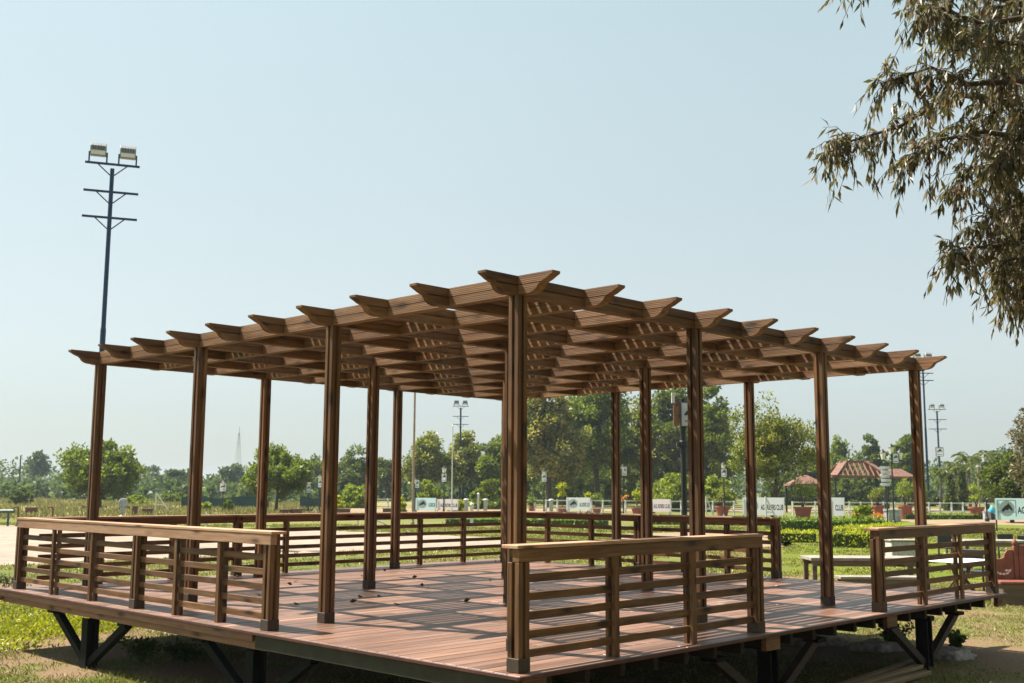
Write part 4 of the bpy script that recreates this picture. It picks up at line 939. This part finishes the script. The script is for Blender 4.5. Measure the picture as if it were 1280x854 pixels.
t = thing('guard_pipe', at(-40, 60), 'dark green horizontal pipe rail at the left border', 'pipe rail', rz=FACE); z = zat(0, 641, 60)
MB().tube([(-4, 0, z), (2.6, 0, z + 0.08)], 0.10, 10).build('pipe', 'pipe_green', t); [MB().tube([(x, 0, 0), (x, 0, z)], 0.06, 8).build('stand', 'pipe_green', t) for x in (-3, 0, 2.3)]
for u, w, h, lb in ((41, 1.0, 0.55, 'low tan block behind the left end of the long railing'), (170, 0.35, 0.75, 'narrow red brown block right of the grey stone disc'), (186, 1.0, 0.5, 'low red brown block left of the leaning white wing'), (358, 1.2, 0.5, 'red brown block under the rounded green tree'), (372, 1.0, 0.55, 'red brown block by the end of the green net'), (430, 1.4, 0.6, 'red block under the pale green bush'), (487, 1.3, 0.65, 'red block between two middle posts')):
    t = thing('brick_block', at(u, 84), lb, 'block', 'low blocks in the field', rz=FACE); w *= 0.7; h = h * 0.75 + 0.1; MB().box((-w / 2, -0.3, 0), (w / 2, 0.3, h)).build('body', 'brick_red', t, 0.03); MB().box((-w / 2 - 0.04, -0.34, h + 0.002), (w / 2 + 0.04, 0.34, h + 0.07)).build('coping', 'path_dirt', t)
# shade net along the field
for u0, u1, lb in ((228, 336, 'dark blue green shade net fence below the rounded tree'), (376, 405, 'dark blue green shade net fence left of the tallest left post')):
    a, b = at(u0, 112), at(u1, 112); t = thing('shade_net_fence', a, lb, 'net fence'); L = b - a; n = max(2, int(np.linalg.norm(L) / 2.5))
    vs = []
    for i in range(n * 4 + 1):
        p = L * i / (n * 4); o_ = 0.08 * math.sin(i * 1.3); vs += [(p[0] + o_, p[1], 0.1), (p[0] - o_, p[1] + 0.05, 1.15 + 0.12 * math.sin(i * 0.9))]
    mb = MB(); mb.add(vs, [(2 * i, 2 * i + 2, 2 * i + 3, 2 * i + 1) for i in range(n * 4)]); mb.build('net', 'net_green', t)
    for i in range(n + 1):
        p = L * i / n; MB().tube([(p[0], p[1], 0), (p[0], p[1], 1.35)], 0.05, 6).build('net_post', 'pole_dark', t)
# gate pillars and low wall left of the nearest post
for u, lb in ((583, 'cream gate pillar left of the nearest post by the pink banner'), (689, 'cream gate pillar left of the forked tub tree'), (607, 'cream gate pillar closest to the nearest post')):
    t = thing('gate_pillar', at(u, 92), lb, 'pillar', rz=FACE); MB().box((-0.16, -0.16, 0), (0.16, 0.16, 1.2)).build('shaft', 'stone_white', t); MB().lathe([(0.27, 1.202), (0.27, 1.25), (0.1, 1.36)], 4).build('cap', 'stone_white', t)

# grey planter, stone block with a blue jar, direction sign
t = thing('stone_planter', gp(1116, 652), 'square grey stone planter at the foot of the three lantern lamp', 'planter', rz=FACE); k = ((gp(1116, 652) - CAM) @ FH) / F_PX
MB().lathe([(9 * k, 0), (10.5 * k, 0.05), (10.5 * k, 13 * k), (11.5 * k, 13 * k), (11.5 * k, 15 * k), (8 * k, 15 * k)], 8).build('basin', 'stone_grey', t); MB().lathe([(8 * k, 14 * k), (2 * k, 14.5 * k)], 8).build('soil', 'soil', t)
t = thing('stone_block', gp(1234, 650), 'small grey stone block beside the last red tub', 'stone block', rz=FACE); k = ((gp(1234, 650) - CAM) @ FH) / F_PX
MB().box((-4 * k, -3 * k, 0), (4 * k, 3 * k, 9 * k)).build('body', 'stone_grey', t, 0.03); MB().box((-4.4 * k, -3.4 * k, 9.02 * k), (4.4 * k, 3.4 * k, 10 * k)).build('coping', 'stone_grey', t)
pj = gp(1241.5, 650) + FH * 0.1; t = thing('water_jar', pj, 'round blue water jar on a dark stand beside the stone block', 'jar', rz=FACE)
MB().lathe([(3.6 * k, 0), (3.2 * k, 7 * k)], 12).build('stand', 'lamp_dark', t); MB().lathe([(1.6 * k, 7.02 * k), (4 * k, 9.5 * k), (4 * k, 13 * k), (2 * k, 16 * k), (1.2 * k, 17.5 * k)], 16).build('bottle', 'blue_plastic', t, smooth=True)
p = at(1108, 71); t = thing('direction_sign', p, 'stack of five white arrow boards on a post left of the lantern lamp', 'sign', rz=FACE)
MB().tube([(0, 0, 0), (0, 0, zat(1108, 580, 71))], 0.05, 8).build('post', 'pole_dark', t)
for i in range(5):
    zc = zat(1108, 585 + 5.2 * i, 71); dirn = 1 if i % 2 else -1; w = 0.27
    MB().prism([(-w, -0.1), (w, -0.1), (w + 0.12, 0), (w, 0.1), (-w, 0.1)], lambda a, tt: (dirn * a[0] - 0.06, tt, zc + a[1]), -0.09, -0.055).build('arrow_board', 'banner_white', t)

# gazebos with red roofs
def gazebo(u0, u1, v_eave, v_ridge, D, label, ridge=0.4, open_=True, depth=0.7):
    k = D / F_PX; w = (u1 - u0) * k; uc = (u0 + u1) / 2; ze, zr = zat(uc, v_eave, D), zat(uc, v_ridge, D); d = w * depth
    t = thing('gazebo', at(uc, D), label, 'gazebo', 'red roofed shelters', FACE)
    C = [(-w / 2, -d / 2), (w / 2, -d / 2), (w / 2, d / 2), (-w / 2, d / 2)]; rl = w * ridge / 2; A_, B_ = np.array([-rl, 0, zr]), np.array([rl, 0, zr])
    for x, y in C: MB().bar((x * 0.94, y * 0.94, 0), (x * 0.94, y * 0.94, ze), 0.16, 0.16).build('post', 'pole_dark', t)
    for i in range(4):
        a, b = C[i], C[(i + 1) % 4]; MB().bar((*a, ze), (*b, ze), 0.16, 0.2).build('eave_beam', 'roof_timber', t)
    if open_:
        MB().bar(A_, B_, 0.35, 0.25).build('ridge_beam', 'red_roof', t)
        for q, e in ((0, A_), (1, B_), (2, B_), (3, A_)): MB().bar((*C[q], ze + 0.1), e + [0, 0, 0.06], 0.75, 0.10).build('hip_board', 'red_roof', t)
        for sy in (-1, 1):
            for x in np.linspace(-w / 2 + 0.5, w / 2 - 0.5, 10):
                f = min(1.0, (w / 2 - abs(x)) / (w / 2 - rl + 1e-6)); xt = x; zt = ze + (zr - ze) * f; yt = sy * d / 2 * (1 - f)
                MB().bar((x, sy * d / 2, ze + 0.06), (xt, yt, zt), 0.11, 0.12).build('rafter', 'red_roof', t)
    else:
        V_ = [(*[c * 1.06 for c in C[i]], ze) for i in range(4)] + [tuple(A_), tuple(B_)]
        V_ += [(x, y, z - 0.12) for x, y, z in V_]
        mb = MB(); mb.add(V_, [(0, 1, 5, 4), (1, 2, 5), (2, 3, 4, 5), (3, 0, 4), (6, 10, 11, 7), (7, 11, 8), (8, 11, 10, 9), (9, 10, 6), (0, 6, 7, 1), (1, 7, 8, 2), (2, 8, 9, 3), (3, 9, 6, 0)]); mb.build('roof', 'red_roof', t)
gazebo(1036, 1104, 596, 577.5, 112, 'large shelter with an open red rafter roof behind the lantern lamp', 0.42)
gazebo(1100, 1141, 597, 586, 118, 'shelter with a low red roof partly behind the rightmost post', 0.3, False)
gazebo(985, 1028, 606, 594, 108, 'small shelter with a solid red roof beside the airy tree', 0.15, False)

# ------------------------------------------------------------------ furniture beyond the deck
def plank_table(u0, u1, D, ztop, wd, label, name='garden_table', cat='table', thick=0.06):
    a, b = at(u0, D), at(u1, D); L = np.linalg.norm(b - a); t = thing(name, (a + b) / 2, label, cat, rz=FACE)
    mb = MB(); n = 5
    for i in range(n): y0 = -wd / 2 + wd * i / n; mb.box((-L / 2, y0, ztop - thick), (L / 2, y0 + wd / n - 0.008, ztop))
    mb.build('table_top' if name != 'garden_bench' else 'seat', 'table_top', t, 0.004)
    MB().box((-L / 2 + 0.05, -wd / 2 + 0.03, ztop - thick - 0.11), (L / 2 - 0.05, -wd / 2 + 0.07, ztop - thick - 0.002)).build('apron', 'planter_wood', t)
    MB().box((-L / 2 + 0.05, wd / 2 - 0.07, ztop - thick - 0.11), (L / 2 - 0.05, wd / 2 - 0.03, ztop - thick - 0.002)).build('apron', 'planter_wood', t)
    for sx in (-1, 1):
        for sy in (-1, 1): MB().box((sx * (L / 2 - 0.09) - 0.045, sy * (wd / 2 - 0.10) - 0.045, 0), (sx * (L / 2 - 0.09) + 0.045, sy * (wd / 2 - 0.10) + 0.045, ztop - thick - 0.001)).build('leg', 'planter_wood', t)
plank_table(1004, 1146, 22.6, 0.83, 0.85, 'long plank table with a pale top behind the second right post')
plank_table(1043, 1150, 21.2, 0.55, 0.42, 'low plank bench in front of the long plank table', 'garden_bench', 'bench', 0.05)
plank_table(1194, 1276, 31.0, 0.82, 0.9, 'second plank table farther back behind the right corner railing')
t = thing('stone_trough', at(1126, 34), 'long pale stone trough behind the plank table', 'trough', rz=FACE)
MB().box((-0.46, -0.3, 0), (0.46, 0.3, 0.64)).build('body', 'stone_white', t, 0.02); MB().box((-0.5, -0.34, 0.642), (0.5, 0.34, 0.69)).build('rim', 'table_top', t, 0.01)
t = thing('round_table', at(1196, 23.0), 'round white topped table on curved iron legs behind the right corner railing', 'table', rz=FACE)
MB().lathe([(0.0, 0.72), (0.74, 0.72), (0.75, 0.735), (0.74, 0.75), (0.0, 0.75)], 36).build('table_top', 'white_paint', t)
for a in (0.5, 2.07, 3.64, 5.21):
    c_, s_ = math.cos(a), math.sin(a); MB().tube([(c_ * r0, s_ * r0, z) for r0, z in ((0.42, 0.0), (0.34, 0.12), (0.12, 0.36), (0.22, 0.6), (0.40, 0.715))], 0.03, 8).build('leg', 'carved_wood', t, smooth=True)
def chair(u, D, rz, label):
    t = thing('garden_chair', at(u, D), label, 'chair', 'dark garden chairs', FACE + rz)
    MB().box((-0.24, -0.24, 0.42), (0.24, 0.24, 0.46)).build('seat', 'chair_black', t, 0.01); MB().box((-0.24, 0.20, 0.56), (0.24, 0.235, 0.92)).build('backrest', 'chair_black', t, 0.015)
    for sx in (-1, 1):
        MB().box((sx * 0.22 - 0.02, -0.23, 0), (sx * 0.22 + 0.02, -0.19, 0.419)).build('leg', 'chair_black', t); MB().box((sx * 0.22 - 0.02, 0.199, 0), (sx * 0.22 + 0.02, 0.24, 0.90)).build('leg', 'chair_black', t)
chair(1258, 32.6, 0.1, 'dark chair pushed to the right end of the farther plank table')
chair(1279, 31.5, -0.5, 'dark chair cut by the right border of the picture')
chair(1212, 24.2, 2.6, 'dark chair right of the round white table'); chair(1183, 34.0, 0.2, 'dark chair behind the right corner railing, left of the farther table')
# carved settee
pc = at(1276, 21.3); t = thing('carved_settee', pc, 'carved red brown settee with white petal inlay at the right border', 'settee', rz=FACE)
MB().box((-0.50, -0.02, 0.40), (0.75, 0.62, 0.45)).build('seat', 'carved_wood', t, 0.008)
MB().box((-0.44, 0.02, 0.0), (0.70, 0.58, 0.399)).build('base', 'planter_wood', t, 0.008)
side = MB().prism([(-0.46, 0.451), (-0.46, 0.86), (-0.36, 0.84), (-0.22, 0.85), (-0.15, 0.88), (-0.13, 0.95), (-0.08, 1.02), (0.04, 1.03), (0.04, 0.451)], lambda p_, tt: (p_[0], tt, p_[1]), 0.56, 0.61).build('side_panel', 'carved_wood', t, 0.006)
for a, b_, w in ((-0.36, 0.64, -0.9), (-0.30, 0.585, -0.6), (-0.24, 0.56, -0.2), (-0.17, 0.555, 0.1), (-0.10, 0.57, 0.5), (-0.05, 0.62, 0.9), (-0.11, 0.625, 0.2), (-0.37, 0.70, -1.3)):
    d = np.array([math.cos(w), math.sin(w)]); n_ = np.array([-d[1], d[0]]); c0 = np.array([a, b_])
    MB().prism([c0 - d * 0.045, c0 - n_ * 0.024, c0 + d * 0.045, c0 + n_ * 0.024], lambda p_, tt: (p_[0], tt, p_[1]), 0.552, 0.559).build('petal_inlay', 'petal', side)
MB().box((0.045, 0.54, 0.0), (0.13, 0.63, 1.10)).build('corner_post', 'carved_wood', t, 0.008)
MB().lathe([(0.03, 1.10), (0.05, 1.13), (0.055, 1.17), (0.03, 1.22), (0.005, 1.24)], 12, (0.087, 0.585, 0)).build('finial', 'carved_wood', t, smooth=True)
MB().box((0.14, 0.55, 0.451), (0.75, 0.60, 1.12)).build('backrest', 'carved_wood', t, 0.01)

# ------------------------------------------------------------------ under and beside the deck
def weed(x, y, h, n, label, seed):
    r = np.random.default_rng(seed); t = thing('weed', (x, y, 0), label, 'weed', 'weeds beside the deck'); cs = []; mb = MB()
    for i in range(n):
        tip = np.array([r.normal() * h * 0.45, r.normal() * h * 0.45, h * r.uniform(0.5, 1.0)]); mb.tube([(0, 0, -0.02), tip * [0.4, 0.4, 0.55], tip], [0.006, 0.005, 0.002], 4)
        cs += [tip * f for f in (0.45, 0.65, 0.85, 1.0)]
    mb.build('stems', 'leaf_weed', t); V, F_ = clumps(np.array(cs), 0.05, 12, 0.06, r, aspect=0.5); V[:, 2] = np.maximum(V[:, 2], 0.01); fastmesh('leaves', V, F_, 'leaf_weed', t)
for i, (u, v, h, lb) in enumerate(((178, 828, 0.33, 'tall dark weed right of the leftmost deck leg'), (232, 828, 0.26, 'dark weed left of the second deck leg'), (1115, 809, 0.30, 'dark weed growing under the right edge of the deck'), (1193, 812, 0.24, 'small weed right of the pale rubble heap'), (30, 752, 0.3, 'leafy weed below the left corner of the deck'), (8, 735, 0.4, 'yellow green weed at the left border by the deck corner'))):
    p = gp(u, v); weed(p[0], p[1], h, 9, lb, 50 + i)
r = np.random.default_rng(9)
def rubble(u, v, sx, sy, label):
    p = gp(u, v); bm = bmesh.new(); bmesh.ops.create_icosphere(bm, subdivisions=3, radius=1.0)
    for w in bm.verts:
        f = 1 + 0.22 * math.sin(w.co.x * 5 + u) * math.sin(w.co.y * 6) + r.normal() * 0.05; w.co *= f
        w.co.x *= sx; w.co.y *= sy; w.co.z = max(-0.02, w.co.z * 0.13)
    me = bpy.data.meshes.new('rubble_heap'); bm.to_mesh(me); bm.free(); me.materials.append(MATS['rubble'])
    o = link('rubble_heap', me, None, tuple(p)); o.rotation_euler = (0, 0, FACE); tag(o, label, 'rubble heap', 'pale rubble heaps under the deck')
rubble(1190, 823, 0.30, 0.2, 'pale rubble heap right of the right deck leg'); rubble(1095, 813, 0.42, 0.2, 'pale rubble heap left of the right deck leg'); rubble(1022, 806, 0.42, 0.2, 'dim rubble heap deepest under the deck')
for i, (u0, v0, u1, v1, lb) in enumerate(((1040, 866, 1165, 824, 'longest plank lying on the ground under the right edge'), (1060, 866, 1150, 838, 'plank lying beside the longest one under the right edge'), (1078, 868, 1160, 846, 'shortest plank lying nearest on the shaded ground'))):
    a, b = gp(u0, v0), gp(u1, v1); t = MB().bar((0, 0, 0.04 + 0.0 * i), b - a + [0, 0, 0.05], 0.10, 0.045).build('loose_plank', 'bamboo', None, 0.005, loc=tuple(a)); tag(t, lb, 'plank', 'planks left on the ground')
for i in range(22):
    x, y = random.uniform(0, 8.6), random.uniform(3, 8.4); v, f_ = cards(np.zeros((1, 3)), np.array([[1.0, 0.2, 0.25]]), 0.09, 0.05, r, 0.12)
    me = fastmesh('fallen_leaf', v, f_, 'leaf_litter'); me.location = (x, y, DZ + 0.006); me.rotation_euler = (0, 0, random.uniform(0, 6)); tag(me, 'dry brown leaf lying on the deck boards', 'fallen leaf', 'dry leaves on the deck', 'thing')

# grass blades near the deck
r = np.random.default_rng(31)
def blades(n, x0, x1, y0, y1, hmin, hmax, keep):
    x = r.uniform(x0, x1, n); y = r.uniform(y0, y1, n); k = keep(x, y); x, y = x[k], y[k]; m_ = len(x)
    C = np.stack([x, y, np.full(m_, -0.005)], 1); D = unit(np.stack([r.normal(size=m_) * 0.8, r.normal(size=m_) * 0.8, np.ones(m_)], 1)); L = r.uniform(hmin, hmax, m_)
    return cards(C, D, L, 0.006 + L * 0.09, r, 0.12)
inside = lambda x, y: (x > A(E0) + 0.3) & (x < A(E1) - 0.3) & (y > A(E0) + 0.8) & (y < A(E1) - 0.5)
keep = lambda x, y: (dirt_at(x, y) < 0.40 + 0.2 * r.random(len(x))) & (~inside(x, y) | (r.random(len(x)) < 0.4))
V1, F1 = blades(190000, -6, 1.5, -3, 16, 0.02, 0.085, keep); V2, F2 = blades(190000, 3, 20, -5.5, 5, 0.015, 0.065, keep)
g = fastmesh('grass', V1, F1, 'grass_blade'); tag(g, 'short yellow green grass at the left of the deck', 'grass', None, 'stuff')
g = fastmesh('straw_grass', V2, F2, 'straw_blade'); tag(g, 'dry straw coloured turf at the right of the deck', 'grass', None, 'stuff')
def pip(x, y, P):
    k = np.zeros(len(x), bool); n = len(P)
    for i in range(n):
        (x0, y0), (x1, y1) = P[i], P[(i + 1) % n]
        k ^= ((y0 > y) != (y1 > y)) & (x < (x1 - x0) * (y - y0) / (y1 - y0 + 1e-12) + x0)
    return k
n = 260000; D = 17 + 48 * r.random(n) ** 0.8; lat = (r.uniform(-150, 1400, n) - 640) / F_PX * D
X = CAM[0] + FH[0] * D + RH[0] * lat; Y = CAM[1] + FH[1] * D + RH[1] * lat
k = (vnoise(X, Y, 1.7, 12) * 0.6 + vnoise(X, Y, 0.5, 13) * 0.4 > 0.42) & ~inside(X, Y)
for q in ('riding_arena', 'dirt_path', 'garden_path'): k &= ~pip(X, Y, OUT[q])
X, Y = X[k], Y[k]; m_ = len(X); D = D[k]
V, F_ = cards(np.stack([X, Y, np.full(m_, -0.005)], 1), unit(np.stack([r.normal(size=m_) * 0.8, r.normal(size=m_) * 0.8, np.ones(m_)], 1)), r.uniform(0.02, 0.075, m_) * (0.7 + D / 45), 0.012 + D * 0.0005, r, 0.1)
g = fastmesh('lawn_grass', V, F_, 'lawn_blade'); tag(g, 'patchy yellow green lawn grass beyond the deck', 'grass', None, 'stuff')
# leafy cover behind the deck and at its left corner
n = 70000; uu = r.uniform(-1.5, 10.5, n); vv = A(E1) + 0.3 + r.gamma(2.0, 0.9, n)
side_ = r.random(n) < 0.14; X = np.where(side_, A(E0) - 0.2 + r.normal(size=n) * 0.6 - 0.3, uu); Y = np.where(side_, r.uniform(8.2, 13, n), vv)
hh = 0.01 + 0.17 * r.random(n) * vnoise(X, Y, 0.7, 8) ** 1.5
C = np.stack([X, Y, hh], 1); V, F_ = cards(C, unit(r.normal(size=C.shape) + [0, 0, 0.7]), r.uniform(0.03, 0.085, n), 0.026, r, 0.1); V[:, 2] = np.maximum(V[:, 2], 0.01)
g = fastmesh('ground_cover', V, F_, 'leaf_cover'); tag(g, 'yellow green leafy ground cover along the far edges of the deck', 'ground cover', None, 'stuff')
# tall dry grass in the far field
n = 26000; D = r.uniform(70, 230, n); u = r.uniform(-120, 420, n); P = np.array([at(a, b) for a, b in zip(u[:3000], D[:3000])])
P = np.repeat(P, 9, 0) + r.normal(size=(27000, 3)) * [0.5, 0.5, 0]; P[:, 2] = 0
V, F_ = cards(P, unit(np.stack([r.normal(size=27000) * 0.3, r.normal(size=27000) * 0.3, np.ones(27000)], 1)), r.uniform(0.18, 0.5, 27000), 0.13, r, 0.1)
g = fastmesh('field_grass', V, F_, 'dry_grass'); tag(g, 'tall dry grass in the field at the left', 'dry grass', None, 'stuff')
